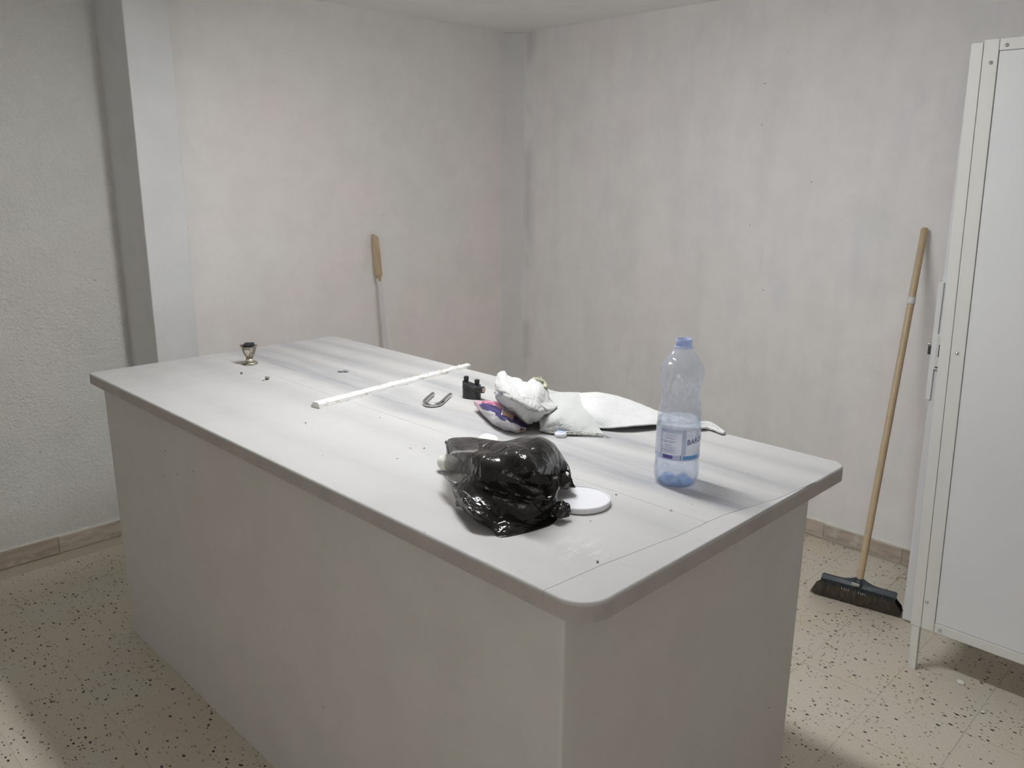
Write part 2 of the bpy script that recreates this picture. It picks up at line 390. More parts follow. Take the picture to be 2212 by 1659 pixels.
def pet():
    t = NT('blue_tinted_plastic'); v = t.coords('World')
    h = t.mix(0.5, t.noise(v, 28, 4, 0.55, 1.5), t.noise(v, 75, 3, 0.5, 1.0))
    ve = t.node('ShaderNodeTexVoronoi'); ve.feature = 'DISTANCE_TO_EDGE'; ve.inputs['Scale'].default_value = 30; t.link(t.coords('World', scale=(1, 1, 0.7), rot=(0.4, 0.7, 0.2)), ve.inputs['Vector'])
    h = t.mix(0.45, h, t.ramp(ve.outputs['Distance'], [(0.0, 0.0), (0.16, 1.0)]))
    bp = t.node('ShaderNodeBump'); bp.inputs['Strength'].default_value = 0.6; bp.inputs['Distance'].default_value = 0.008; t.link(h, bp.inputs['Height'])
    tr = t.node('ShaderNodeBsdfTransparent'); tr.inputs[0].default_value = (0.93, 0.953, 1.0, 1)
    df = t.node('ShaderNodeBsdfDiffuse'); df.inputs[0].default_value = (0.80, 0.86, 0.98, 1); t.link(bp.outputs[0], df.inputs['Normal'])
    tl = t.node('ShaderNodeBsdfTranslucent'); tl.inputs[0].default_value = (0.82, 0.88, 1.0, 1); t.link(bp.outputs[0], tl.inputs['Normal'])
    m0 = t.node('ShaderNodeMixShader'); m0.inputs[0].default_value = 0.5; t.link(df.outputs[0], m0.inputs[1]); t.link(tl.outputs[0], m0.inputs[2])
    lw = t.node('ShaderNodeLayerWeight'); lw.inputs[0].default_value = 0.32; t.link(bp.outputs[0], lw.inputs['Normal'])
    k = t.ramp(lw.outputs['Facing'], [(0.0, 0.13), (0.6, 0.17), (1.0, 0.34)])
    m1 = t.node('ShaderNodeMixShader'); t.link(k, m1.inputs[0]); t.link(tr.outputs[0], m1.inputs[1]); t.link(m0.outputs[0], m1.inputs[2])
    gl = t.node('ShaderNodeBsdfGlossy'); gl.inputs['Roughness'].default_value = 0.08; t.link(bp.outputs[0], gl.inputs['Normal'])
    lw2 = t.node('ShaderNodeLayerWeight'); lw2.inputs[0].default_value = 0.25; t.link(bp.outputs[0], lw2.inputs['Normal']); fk = t.ramp(lw2.outputs['Facing'], [(0.0, 0.09), (0.55, 0.13), (1.0, 0.45)])
    m2 = t.node('ShaderNodeMixShader'); t.link(fk, m2.inputs[0]); t.link(m1.outputs[0], m2.inputs[1]); t.link(gl.outputs[0], m2.inputs[2])
    t.link(m2.outputs[0], t.out.inputs[0]); return t.m
M['pet'] = pet()
def see_through(name, c, opac, rough=0.3):
    t = NT(name); t.col(c).set(rough)
    tr = t.node('ShaderNodeBsdfTransparent'); mx = t.node('ShaderNodeMixShader'); mx.inputs[0].default_value = opac
    t.link(tr.outputs[0], mx.inputs[1]); t.link(t.b.outputs[0], mx.inputs[2]); t.link(mx.outputs[0], t.out.inputs[0]); return t.m
M['neck_blue'] = see_through('neck_blue', (0.45, 0.58, 0.92), 0.42)
M['base_blue'] = see_through('base_blue', (0.30, 0.52, 0.95), 0.40, 0.15)
M['label_film'] = see_through('label_film', (0.78, 0.80, 0.87), 0.42)
M['label_grey'] = see_through('label_grey', (0.42, 0.48, 0.66), 0.55)
M['label_band'] = see_through('label_band', (0.48, 0.56, 0.78), 0.75)
M['label_blue'] = see_through('label_blue', (0.16, 0.40, 0.78), 0.9)
M['label_purple'] = simple('label_purple', (0.13, 0.10, 0.40), 0.4)
M['label_ink'] = simple('label_ink', (0.09, 0.09, 0.25), 0.5)
def water():
    t = NT('water'); gs = t.node('ShaderNodeBsdfGlass'); gs.inputs['IOR'].default_value = 1.15; gs.inputs['Color'].default_value = (0.96, 0.98, 1, 1)
    tr = t.node('ShaderNodeBsdfTransparent'); tr.inputs[0].default_value = (0.975, 0.985, 1, 1)
    mx = t.node('ShaderNodeMixShader'); mx.inputs[0].default_value = 0.6; t.link(gs.outputs[0], mx.inputs[1]); t.link(tr.outputs[0], mx.inputs[2])
    t.link(mx.outputs[0], t.out.inputs[0]); return t.m
M['water'] = water()
def bristle_mat():
    t = NT('bristles'); v = t.coords('World', scale=(1, 1, 0.15))
    n = t.noise(v, 90, 4)
    t.col(t.ramp(n, [(0.3, (0.055, 0.045, 0.04)), (0.55, (0.11, 0.09, 0.075)), (0.75, (0.17, 0.14, 0.11))])).set(0.65); return t.m
M['bristle'] = bristle_mat()
M['broom_head'] = simple('broom_head', (0.035, 0.045, 0.055), 0.45)
M['broom_clip'] = simple('broom_clip', (0.55, 0.57, 0.57), 0.5)
M['tape'] = simple('tape', (0.70, 0.68, 0.66), 0.5, vary=0.2, scale=150)
M['lamp_body'] = simple('lamp_body', (0.8, 0.8, 0.8), 0.4)
def emit():
    t = NT('fluorescent_glow'); e = t.node('ShaderNodeEmission'); e.inputs[0].default_value = (0.975, 0.99, 1.0, 1); e.inputs[1].default_value = TUBE
    t.link(e.outputs[0], t.out.inputs[0]); return t.m
M['tube'] = emit()

# ------------------------------------------------------------------ room
XR0, XRS = 2.417, 0.0298        # right wall: x = XR0 + XRS*y
YS, YR = 2.65, 2.80             # smooth back wall, rough back wall
ZC = 2.24
XL, YB = -2.7, -2.6             # unseen walls behind the camera
def xr(y): return XR0+XRS*y
T_ = 0.15
fl = link('floor', mesh('floor', *(lambda m: (m.v, m.f))(MB().box((XL-T_, YB-T_, -0.12), (3.0, YR+T_, -0.0012)))), M['grout']); tag(fl, kind='structure')
TS = 0.2408
tm = MB().box((-TS/2+0.0004, -TS/2+0.0004, -0.012), (TS/2-0.0004, TS/2-0.0004, 0.0))
tme = mesh('tile', tm.v, tm.f); tme.materials.append(M['terrazzo'])
nt = 0
for i in range(-20, 20):
    for j in range(-20, 20):
        x0 = -0.201+i*TS; y0 = 0.055+j*TS; cx_ = x0+TS/2; cy_ = y0+TS/2
        if cx_ < XL+0.1 or cy_ < YB+0.1 or cx_ > 2.50 or cy_ > YR-0.02: continue
        if 0.15 < cx_ < 0.75 and 0.2 < cy_ < 1.85: continue
        o = bpy.data.objects.new('tile', tme); C.objects.link(o); o.parent = fl
        o.location = (cx_, cy_, random.uniform(-0.0006, 0.0)); o.rotation_euler.z = random.uniform(-0.001, 0.001); nt += 1
tag(MB().box((XL-T_, YB-T_, ZC), (3.0, YR+T_, ZC+0.12)).obj('ceiling', M['ceiling']), kind='structure')
PX0, PX1, PY = 0.414, 0.583, 2.53   # pillar
tag(MB().box((XL-T_, YR, -0.12), (PX0+0.05, YR+T_, ZC)).obj('wall_left', M['rough_wall']), kind='structure')
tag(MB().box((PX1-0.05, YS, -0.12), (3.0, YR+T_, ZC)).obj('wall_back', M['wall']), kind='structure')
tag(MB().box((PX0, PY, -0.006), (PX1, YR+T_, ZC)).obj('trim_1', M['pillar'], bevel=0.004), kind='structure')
tag(MB().prism([(xr(YB-T_), YB-T_), (xr(YB-T_)+0.5, YB-T_), (xr(YR)+0.5, YR), (xr(YR), YR)], -0.12, ZC).obj('wall_right', M['wall_r']), kind='structure')
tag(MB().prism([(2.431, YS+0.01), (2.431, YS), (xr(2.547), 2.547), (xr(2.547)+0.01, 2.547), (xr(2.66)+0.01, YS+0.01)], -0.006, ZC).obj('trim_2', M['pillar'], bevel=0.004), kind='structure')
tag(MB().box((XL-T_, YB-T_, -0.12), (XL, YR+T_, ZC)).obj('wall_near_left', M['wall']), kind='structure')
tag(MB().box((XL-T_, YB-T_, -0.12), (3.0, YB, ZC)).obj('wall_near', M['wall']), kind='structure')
# stone skirting, tile by tile
def skirting(name, p0, p1, n_in, joint, L, h=0.072):
    p0 = Vector(p0); p1 = Vector(p1); d = (p1-p0); ln = d.length; d.normalize()
    root = MB()
    # the bedding strip of mortar: thin, slightly proud at the top
    def slab(mb, a, b, t0, t1, z0, z1):
        A = p0+d*a; B = p0+d*b
        mb.prism([(A.x+n_in[0]*t0, A.y+n_in[1]*t0), (B.x+n_in[0]*t0, B.y+n_in[1]*t0), (B.x+n_in[0]*t1, B.y+n_in[1]*t1), (A.x+n_in[0]*t1, A.y+n_in[1]*t1)], z0, z1); return mb
    slab(root, 0, ln, -0.002, 0.006, 0.0, h+0.006)
    o = root.obj(name, M['plaster_chip']); bm_fix(o); tag(o, kind='structure')
    s = joint
    while s > 0: s -= L
    while s < ln:
        a = max(s, 0)+0.0012; b = min(s+L, ln)-0.0012
        if b-a > 0.02:
            q = slab(MB(), a, b, 0.002, 0.011+random.uniform(-0.001, 0.001), 0.004, h+random.uniform(-0.002, 0.002)).obj('tile', M['skirt'], o, bevel=0.0012, seg=1); bm_fix(q)
        s += L
def bm_fix(o):
    bm = bmesh.new(); bm.from_mesh(o.data); bmesh.ops.recalc_face_normals(bm, faces=bm.faces); bm.to_mesh(o.data); bm.free()
skirting('baseboard_left', (XL, YR), (PX0, YR), (0, -1), 0.044-XL, 0.33)
skirting('baseboard_right', (xr(-2.0), -2.0), (xr(2.54), 2.54), (-1, 0.03), 0.663+2.0, 0.33)
skirting('baseboard_back', (PX1, YS), (2.42, YS), (0, -1), 0.2, 0.33)

# ------------------------------------------------------------------ batten lamp above the counter (just out of frame)
lamp = empty('ceiling_light', (LX, LY, ZC)); tag(lamp, 'white batten lamp with a long glowing diffuser on the ceiling above the counter', 'lamp')
MB().box((-0.060, -LL/2-0.03, -0.045), (0.060, LL/2+0.03, 0)).obj('housing', M['lamp_body'], lamp, bevel=0.006)
MB().box((-0.050, -LL/2, LZ-ZC), (0.050, LL/2, -0.0452)).obj('diffuser', M['tube'], lamp, bevel=0.006)
# added fill light behind the photographer, in a made-up door frame
dr = MB().box((XL-0.001, -1.93, 0), (XL+0.03, -1.85, 2.08)).box((XL-0.001, -0.95, 0), (XL+0.03, -0.87, 2.08)).box((XL-0.001, -1.93, 2.0), (XL+0.03, -0.87, 2.08)).obj('fill_frame', M['lamp_body']); tag(dr, kind='structure')
al = bpy.data.lights.new('fill_light', 'AREA'); al.shape = 'RECTANGLE'; al.size = 0.88; al.size_y = 1.9; al.energy = FILL; al.color = (0.98, 0.99, 1.0)
ao = bpy.data.objects.new('fill_light', al); C.objects.link(ao); ao.location = (XL+0.02, -1.4, 1.0); ao.rotation_euler = (PI/2, 0, -PI/2)

# ------------------------------------------------------------------ the counter: plastered base, marble slab top in three pieces
T = 0.90; TH = 0.033; CL = 2.037; CW = 0.909
ctr = empty('counter', (0, 0, 0)); tag(ctr, 'large white plastered counter with a grey veined marble top', 'counter')
def rag_edge():
    vs = []; fs = []
    x0, x1, y0, y1 = 0.030, 0.880, 0.068, 2.006
    r = 0.006; pts = []
    for (cx_, cy_, a0) in ((x1-r, y0+r, -90), (x1-r, y1-r, 0), (x0+r, y1-r, 90), (x0+r, y0+r, 180)):
        for k in range(5):
            a = math.radians(a0+k*22.5); pts.append((cx_+r*math.cos(a), cy_+r*math.sin(a)))
    # densify the long sides
    out = []
    for k in range(len(pts)):
        a = Vector(pts[k]); b = Vector(pts[(k+1) % len(pts)]); n = max(1, int((b-a).length/0.03))
        for q in range(n): out.append(a.lerp(b, q/n))
    zs = [0, 0.012, 0.035, 0.08, 0.3, 0.6, T-TH]
    cen = Vector((0.45, 1.03))
    for zi, z in enumerate(zs):
        for p in out:
            nn = noise.noise(Vector((p.x*3, p.y*3, z*3)))*0.0022
            if zi < 3: nn += (0.004-0.0013*zi)*(0.5+noise.noise(Vector((p.x*18, p.y*18, 0))))
            dirn = Vector((p.x-cen.x, (p.y-cen.y)*0.43)).normalized()
            vs.append((p.x+dirn.x*nn, p.y+dirn.y*nn, z))
    n = len(out)
    for j in range(len(zs)-1):
        for i in range(n): fs.append((j*n+i, j*n+(i+1) % n, (j+1)*n+(i+1) % n, (j+1)*n+i))
    fs.append(tuple(range(n))[::-1]); fs.append(tuple((len(zs)-1)*n+i for i in range(n)))
    return mesh('base', vs, fs)
bs = link('base', rag_edge(), M['base'], ctr); auto_smooth(bs, 50)
def slab_piece(name, poly, mat, outer):
    """poly ccw; outer[i] true when the edge i->i+1 is a worn outer edge (rounded over)"""
    n = len(poly); P = [Vector(p) for p in poly]
    prof = [(0.0, T-TH), (0.0, T-0.0052), (0.0007, T-0.0026), (0.0022, T-0.0008), (0.0042, T)]
    rings = []
    def inset(k, d):
        e0 = (P[k]-P[k-1]).normalized(); e1 = (P[(k+1) % n]-P[k]).normalized()
        n0 = Vector((-e0.y, e0.x)); n1 = Vector((-e1.y, e1.x))
        d0 = d if outer[k-1] else min(d, 0.0002); d1 = d if outer[k] else min(d, 0.0002)
        cr = e0.x*e1.y-e0.y*e1.x
        if abs(cr) < 0.02: return P[k]+n0*max(d0, d1) if (outer[k-1] and outer[k]) else P[k]+n0*min(d0, d1)
        A = P[k]+n0*d0; B = P[k]+n1*d1
        t = ((B-A).x*e1.y-(B-A).y*e1.x)/cr
        return A+e0*t
    vs = []; fs = []
    for d, z in prof:
        for k in range(n):
            q = inset(k, d); vs.append((q.x, q.y, z))
    for j in range(len(prof)-1):
        for i in range(n): fs.append((j*n+i, j*n+(i+1) % n, (j+1)*n+(i+1) % n, (j+1)*n+i))
    fs.append(tuple(range(n))[::-1]); fs.append(tuple((len(prof)-1)*n+i for i in range(n)))
    o = link(name, mesh(name, vs, fs), mat, ctr); o.data.materials.append(M['marble_lip'])
    for i in range(n): o.data.polygons[i].material_index = 1 if outer[i] else 0
    auto_smooth(o, 40); o.data.polygons[len(o.data.polygons)-1].use_smooth = False
    return o
def arc(cx_, cy_, r, a0, a1, k=8): return [(cx_+r*math.cos(math.radians(a0+(a1-a0)*i/k)), cy_+r*math.sin(math.radians(a0+(a1-a0)*i/k))) for i in range(k+1)]
g = 0.0003
joint = [(0.0, 0.0865), (0.133, 0.077), (0.24, 0.064), (0.327, 0.052), (0.403, 0.049), (0.456, 0.045), (0.54, 0.027), (0.617, 0.012), (0.70, 0.006), (0.765, 0.0)]
jw = []
for k in range(len(joint)-1):
    a = Vector(joint[k]); b = Vector(joint[k+1])
    for q in range(4):
        p = a.lerp(b, q/4); jw.append((p.x, p.y+(random.uniform(-0.0008, 0.0008) if 0 < q else 0)))
jw.append(joint[-1])
JL = [p for p in jw if p[0] <= 0.4031]; JR = [p for p in jw if p[0] >= 0.4029]
# end piece: under the joint
end = arc(0.055, 0.055, 0.055, 180, 270)+[(0.765, 0.0)]+[(x, y-g) for x, y in reversed(jw[1:-1])]+[(0.0, 0.0865-g)]
oe = [True]*9+[False]*(len(end)-10)+[True]
oe = [True]*len(end)
for k in range(9, len(end)-1): oe[k] = False
slab_piece('end_slab', end, M['marble_edge'], oe)
# long joint, slightly wavy
lj = [(0.403+0.0012*math.sin(y*9)+random.uniform(-0.0006, 0.0006), y) for y in [0.05+k*(CL-0.05)/60 for k in range(61)]]
front = [(x, y+g) for x, y in JL[:-1]]+[(x-0.00012, y) for x, y in lj]+arc(0.010, CL-0.010, 0.010, 90, 180, 4)
front = [(x, y) for x, y in front]
of = [True]*len(front); nJ = len(JL)-1
for k in range(0, nJ+60): of[k] = False
slab_piece('front_slab', front, M['marble_plain'], of)
back = [(x, y+g) for x, y in JR[1:]]+arc(CW-0.035, 0.035, 0.035, 270, 360)+arc(CW-0.03, CL-0.03, 0.03, 0, 90)+[(x+0.00012, y) for x, y in reversed(lj)]
ob = [True]*len(back)
for k in range(0, len(JR)-2): ob[k] = False
for k in range(len(back)-61, len(back)): ob[k] = False
slab_piece('back_slab', back, M['marble_veined'], ob)

# ------------------------------------------------------------------ locker (steel frame, board side panel, open leaf with the lock)
lk = empty('locker', (1.70, 0.03, 0)); tag(lk, 'tall white metal locker on legs standing by the right wall', 'locker')
LH = 1.875; LB = 0.150
SH = 0.032      # the locker leans a little: y shift per metre of height
def lean(mb):
    mb.v = [Vector((v.x, v.y+SH*v.z, v.z)) for v in mb.v]; return mb
def lbox(name, a, b, mat, par=None, bevel=0.0015): return lean(MB().box(a, b)).obj(name, mat, par or lk, bevel=bevel, seg=2)
LYD = -0.62     # far end, out of frame
# local coordinates: origin at the foot of the near post; +x towards the wall
for (lx, ly) in ((0.0, -0.008), (0.25, -0.008), (0.0, LYD), (0.25, LYD)):
    if lx > 0.1 and ly > -0.1: continue
    q = MB().box((lx+0.001, ly+0.003, 0.0), (lx+0.020, ly+0.026, LB-0.0005))
    lean(q).obj('leg', M['cream_metal'], lk, bevel=0.0012)
lbox('corner_post', (0.0, -0.008, LB), (0.030, 0.022, LH-0.006), M['cream_metal'])
lbox('stile', (0.001, -0.046, LB), (0.016, -0.009, LH), M['cream_metal'])
lbox('stile', (0.001, LYD, LB), (0.016, LYD+0.038, LH), M['cream_metal'])
lbox('rail', (0.001, LYD+0.039, LH-0.030), (0.016, -0.047, LH), M['cream_metal'])
lbox('rail', (0.001, LYD+0.039, LB), (0.016, -0.047, LB+0.030), M['cream_metal'])
lbox('side_panel', (0.0045, LYD+0.0395, LB+0.031), (0.014, -0.0475, LH-0.031), M['white_board'], bevel=0.001)
lbox('back_panel', (0.265, LYD, LB), (0.275, 0.0, LH-0.01), M['white_board'])
lbox('top_panel', (0.017, LYD, LH-0.02), (0.264, 0.012, LH-0.006), M['white_metal'])
lbox('bottom_panel', (0.017, LYD, LB+0.01), (0.264, 0.012, LB+0.024), M['white_metal'])
lbox('shelf', (0.017, LYD+0.01, 1.0), (0.264, -0.02, 1.015), M['white_metal'])
# screws on the frame
def screw(y, z):
    m = MB().lathe([(0.0, 0.0035), (0.003, 0.003), (0.0048, 0.0012), (0.005, -0.001)][::-1], 12)
    m.xf(Matrix.Translation((0.0, y+SH*z, z)) @ Matrix.Rotation(-PI/2, 4, 'Y')).obj('screw', M['steel'], lk, smooth=True)
for y, z in ((-0.030, 1.816), (-0.026, 1.029), (-0.018, 0.243), (-0.064, 0.163), (-0.064, 1.857)): screw(y, z)
# the leaf: swung open flat, its free edge shows left of the post
DX = 0.280
leaf = MB()
def bxl(a, b): leaf.box(a, b)
bxl((DX, -0.10, 0.008), (DX+0.018, 0.138, LH+0.02))
lf = lean2 = None
for v in leaf.v: v.y += 0.016*v.z
lf = leaf.obj('door', M['white_board'], lk, bevel=0.002)
def dbox(name, a, b, mat, par, bevel=0.001):
    m = MB().box(a, b)
    for v in m.v: v.y += 0.016*v.z
    return m.obj(name, mat, par, bevel=bevel)
dbox('edge_flange', (DX-0.006, 0.132, 0.81), (DX+0.012, 0.147, 1.195), M['white_metal'], lf)
dbox('lock_plate', (DX-0.009, 0.072, 0.912), (DX-0.0005, 0.133, 1.028), M['cream_metal'], lf, 0.002)
dbox('latch_bolt', (DX-0.002, 0.1475, 0.958), (DX+0.010, 0.158, 0.993), M['dark_steel'], lf)
dbox('latch_cap', (DX-0.004, 0.1475, 0.987), (DX+0.010, 0.159, 0.994), M['steel'], lf, 0.0005)
dbox('slot', (DX-0.0100, 0.120, 0.955), (DX-0.0085, 0.123, 0.995), M['dark_steel'], lf, 0)
dbox('slot', (DX-0.0100, 0.103, 0.993), (DX-0.0085, 0.123, 0.996), M['dark_steel'], lf, 0)
dbox('slot', (DX-0.0100, 0.104, 0.919), (DX-0.0085, 0.128, 0.923), M['dark_steel'], lf, 0)
dbox('rivet', (DX-0.0105, 0.102, 1.012), (DX-0.0085, 0.107, 1.018), M['steel'], lf, 0.0005)

# ------------------------------------------------------------------ broom leaning on the right wall
HB = Vector((1.9582, 0.3202, 0.1100)); HT = Vector((2.4120, 0.4063, 1.3383))
br = empty('broom', (HB.x, HB.y, 0)); tag(br, 'push broom with a pale wooden handle leaning on the wall beside the locker', 'broom')
def loc(v, o): return Vector(v)-o.location
dirh = (HT-HB).normalized(); A0 = HB+dirh*0.0
hm = MB(); Ls = [0, 0.004, 0.02, 0.5, 1.0, (HT-HB).length-0.006, (HT-HB).length-0.002, (HT-HB).length]
rs = [0.0115, 0.012, 0.0122, 0.0125, 0.0125, 0.0125, 0.0105, 0.006]
hm.tube([loc(HB+dirh*l, br) for l in Ls], rs, 20); hm.obj('handle', M['handle_wood'], br, smooth=True)
tl_ = 1.035
MB().tube([loc(HB+dirh*(tl_-0.014), br), loc(HB+dirh*(tl_-0.004), br), loc(HB+dirh*(tl_+0.002), br), loc(HB+dirh*(tl_+0.012), br)], [0.0137, 0.0145, 0.0135, 0.0141], 20).obj('tape', M['tape'], br, smooth=True)
BL, BR_ = Vector((1.9355, 0.4457, 0.0880)), Vector((1.9751, 0.1954, 0.0880))
bd = (BR_-BL).normalized(); bn = Vector((-bd.y, bd.x, 0)).normalized()
if bn.x > 0: bn = -bn          # towards the counter
def frame_obj(pts): return [loc(p, br) for p in pts]
def bar_pt(s, n_, z): 
    p = BL+bd*s+bn*n_; p.z = z; return p
BLn = (BR_-BL).length; zb = 0.0880
hd = MB()
segs = 24
sect = lambda s: 0.012+0.026*math.exp(-((s-BLn*0.50)/0.033)**2)   # rises to the socket in the middle
vs = []; fs = []
for k in range(segs+1):
    s = BLn*k/segs; h = sect(s)
    for (n_, z) in ((-0.018, zb-0.014), (0.018, zb-0.014), (0.020, zb), (0.012, zb+0.006), (0.006 if h > 0.02 else 0.008, zb+h*0.8), (-0.006 if h > 0.02 else -0.008, zb+h*0.8), (-0.012, zb+0.006), (-0.020, zb)):
        vs.append(loc(bar_pt(s, n_, z), br))
for k in range(segs):
    for i in range(8): fs.append((k*8+i, k*8+(i+1) % 8, (k+1)*8+(i+1) % 8, (k+1)*8+i))
fs.append(tuple(range(8))[::-1]); fs.append(tuple(segs*8+i for i in range(8)))
ho = MB().add(vs, fs).obj('head', M['broom_head'], br); auto_smooth(ho, 35); bm_fix(ho)
# small teeth along the rim of the head
tt = MB()
for k in range(34):
    s = BLn*(k+0.5)/34
    p = loc(bar_pt(s, 0.0215, zb-0.006), br); tt.box((p.x-0.0015, p.y-0.0015, p.z-0.014), (p.x+0.0015, p.y+0.0015, p.z+0.006))
tt.obj('tooth', M['broom_head'], br)['kind'] = 'stuff'
sock = MB().tube([loc(HB-dirh*0.030, br), loc(HB-dirh*0.012, br), loc(HB+dirh*0.001, br)], [0.018, 0.0165, 0.0138], 18).obj('socket', M['broom_head'], br, smooth=True)
pc = bar_pt(BLn*0.475, 0.0225, zb+0.010)
clip = MB().box((-0.0135, -0.0015, -0.008), (0.0135, 0.0015, 0.008))
ang = math.atan2(bd.y, bd.x)
clip.xf(Matrix.Translation(loc(pc, br)) @ Matrix.Rotation(ang, 4, 'Z') @ Matrix.Rotation(math.radians(25), 4, 'X')).obj('tag_plate', M['broom_clip'], br, bevel=0.0008)
# bright staples showing between head and bristles
for s in (0.30, 0.335, 0.365, 0.39, 0.53, 0.56, 0.585, 0.61):
    p = loc(bar_pt(BLn*s, 0.0222, zb-0.017), br)
    MB().box((p.x-0.001, p.y-0.0012, p.z-0.005), (p.x+0.001, p.y+0.0012, p.z+0.003)).obj('staple', M['steel'], br)
# bristle block: dense blades flaring from the head to the floor
WL, WR = Vector((1.9613, 0.4863, 0.0000)), Vector((2.0167, 0.1873, 0.0000))
bb = MB(); rr = random.Random(3)
core_v = []; 
def brp(u, v_, t):      # u along, v across (-1..1), t 0 top..1 bottom
    top = BL.lerp(BR_, 0.02+0.96*u)+bn*(v_*0.017); top.z = zb-0.012
    bot = WL.lerp(WR, u)+bn*(v_*0.024); bot.z = 0.0
    p = top.lerp(bot, t); 
    fl_ = (u-0.5)*0.02*math.sin(t*PI*0.9)
    return p+bd*fl_
n1 = 20; cv = []; cf = []
for t in (0, 0.5, 0.93):
    for k in range(n1+1):
        cv.append(loc(brp(0.02+0.96*k/n1, 0.8, t), br)); 
    for k in range(n1, -1, -1): cv.append(loc(brp(0.02+0.96*k/n1, -0.8, t), br))
m_ = 2*(n1+1)
for j in range(2):
    for i in range(m_): cf.append((j*m_+i, j*m_+(i+1) % m_, (j+1)*m_+(i+1) % m_, (j+1)*m_+i))
cf.append(tuple(range(m_))); cf.append(tuple(2*m_+i for i in range(m_))[::-1])
bb.add(cv, cf)
for k in range(5200):
    u = rr.random(); v_ = rr.choice([1, 1, rr.uniform(-1, 1), -1]) if rr.random() < 0.85 else rr.uniform(-1, 1)
    if rr.random() < 0.1: u = rr.choice([0, 1])*0.98+0.01; v_ = rr.uniform(-1, 1)
    p0 = brp(u, v_, 0); u2 = min(1.02, max(-0.02, u+rr.gauss(0, 0.012))); p2 = brp(u2, v_*rr.uniform(0.8, 1.15), rr.uniform(0.93, 0.995)); p1 = brp((u+u2)/2, v_, 0.5)+bn*rr.gauss(0, 0.0012)
    wv = bd*0.0007 if abs(v_) > 0.3 else (bd*0.0005+bn*0.0005)
    bb.add([loc(p0-wv, br), loc(p0+wv, br), loc(p1-wv, br), loc(p1+wv, br), loc(p2, br)], [(0, 1, 3, 2), (2, 3, 4)])
bb.obj('bristles', M['bristle'], br)['kind'] = 'stuff'

# ------------------------------------------------------------------ stick leaning on the back wall: bare broken top, painted below
SA, SB = Vector((1.5451, 2.6300, 1.2292)), Vector((1.5145, 2.5300, 0.7024))
sd = (SB-SA).normalized(); SF = SA+sd*((SA.z)/(-sd.z))
st = empty('stick', (SF.x, SF.y, 0)); tag(st, 'wooden stick leaning on the back wall, painted white below its bare broken tip', 'stick')
sx_ = Vector((1, 0, 0)); sy_ = sd.cross(sx_).normalized()
def stick_part(name, l0, l1, w0, w1, mat, broken=False):
    vs = []; fs = []; n = 14
    for k in range(n+1):
        l = l0+(l1-l0)*k/n; c = SA+sd*l; w_ = (w0+(w1-w0)*k/n)/2
        wl = w_+noise.noise(Vector((l*14, 0, 1)))*0.0022; wr = w_+noise.noise(Vector((l*14, 5, 1)))*0.003
        if broken and k == 0: wl *= 0.85; wr *= -0.55
        if broken and k == 1: wr *= 0.9
        for (a, b) in ((-wl, -0.007), (wr, -0.007), (wr, 0.007), (-wl, 0.007)): vs.append(loc(c+sx_*a+sy_*b, st))
    for k in range(n):
        for i in range(4): fs.append((k*4+i, k*4+(i+1) % 4, (k+1)*4+(i+1) % 4, (k+1)*4+i))
    fs.append((3, 2, 1, 0)); fs.append(tuple(n*4+i for i in range(4)))
    o = MB().add(vs, fs).obj(name, mat, st); bm_fix(o); return o
stick_part('bare_tip', 0.0, 0.20, 0.034, 0.040, M['bare_wood'], True)
stick_part('tip_point', 0.199, 0.228, 0.030, 0.012, M['bare_wood'])
stick_part('painted_shaft', 0.2, (SF-SA).length-0.004, 0.022, 0.034, M['painted_wood'])

# ------------------------------------------------------------------ things on the counter
# bottle
bt = empty('water_bottle', (0.5389, 0.2078, 0.9000)); tag(bt, 'clear blue tinted plastic water bottle, uncapped, about half full', 'bottle')
prof = [(0.006, 0.010), (0.022, 0.006), (0.034, 0.0015), (0.040, 0.002), (0.0435, 0.010), (0.0448, 0.022), (0.0448, 0.034), (0.0438, 0.050), (0.0438, 0.062), (0.0438, 0.095), (0.0438, 0.122), (0.0440, 0.132), (0.0443, 0.142),
        (0.0438, 0.152), (0.0418, 0.164), (0.0388, 0.178), (0.0374, 0.190), (0.0376, 0.200), (0.0400, 0.212), (0.0432, 0.222), (0.0442, 0.232), (0.0440, 0.241), (0.0415, 0.249), (0.0350, 0.2585), (0.0285, 0.268), (0.0220, 0.277), (0.0175, 0.2835), (0.0160, 0.287)]
def lerp_prof(pr, n):
    out = []
    for i in range(n+1):
        t = i/n; c = catmull([Vector((a, b, 0)) for a, b in pr], t); out.append((max(c.x, 0.001), c.y))
    return out
def dent(r, z, a, j):
    k = noise.noise(Vector((math.cos(a)*2.2, math.sin(a)*2.2, z*22)))
    k2 = abs(noise.noise(Vector((math.cos(a)*4+3, math.sin(a)*4, z*30+2*a/6.28))))
    m_ = max(0, 1-abs(z-0.19)/0.055)
    rr_ = r+m_*(k*0.006-k2*0.010)+(0.0028*noise.noise(Vector((math.cos(a)*3, math.sin(a)*3, z*40+4))) if z > 0.2 and z < 0.275 else 0)
    if 0.015 < z < 0.055: rr_ += 0.0012*math.cos(8*a+z*60)
    if z < 0.008: rr_ += 0.0; z = z+(0.004*max(0, math.cos(5*a)) if r < 0.036 else 0)
    return rr_, z
MB().lathe(lerp_prof(prof, 90), 64, dent, cap=False).obj('bottle_body', M['pet'], bt, smooth=True)
nk = [(0.0160, 0.285), (0.0195, 0.286), (0.0195, 0.2885), (0.0162, 0.2895), (0.0162, 0.2915), (0.0172, 0.2925), (0.0162, 0.2940), (0.0172, 0.2965), (0.0160, 0.2985), (0.0163, 0.3035), (0.0140, 0.3035), (0.0140, 0.286)]
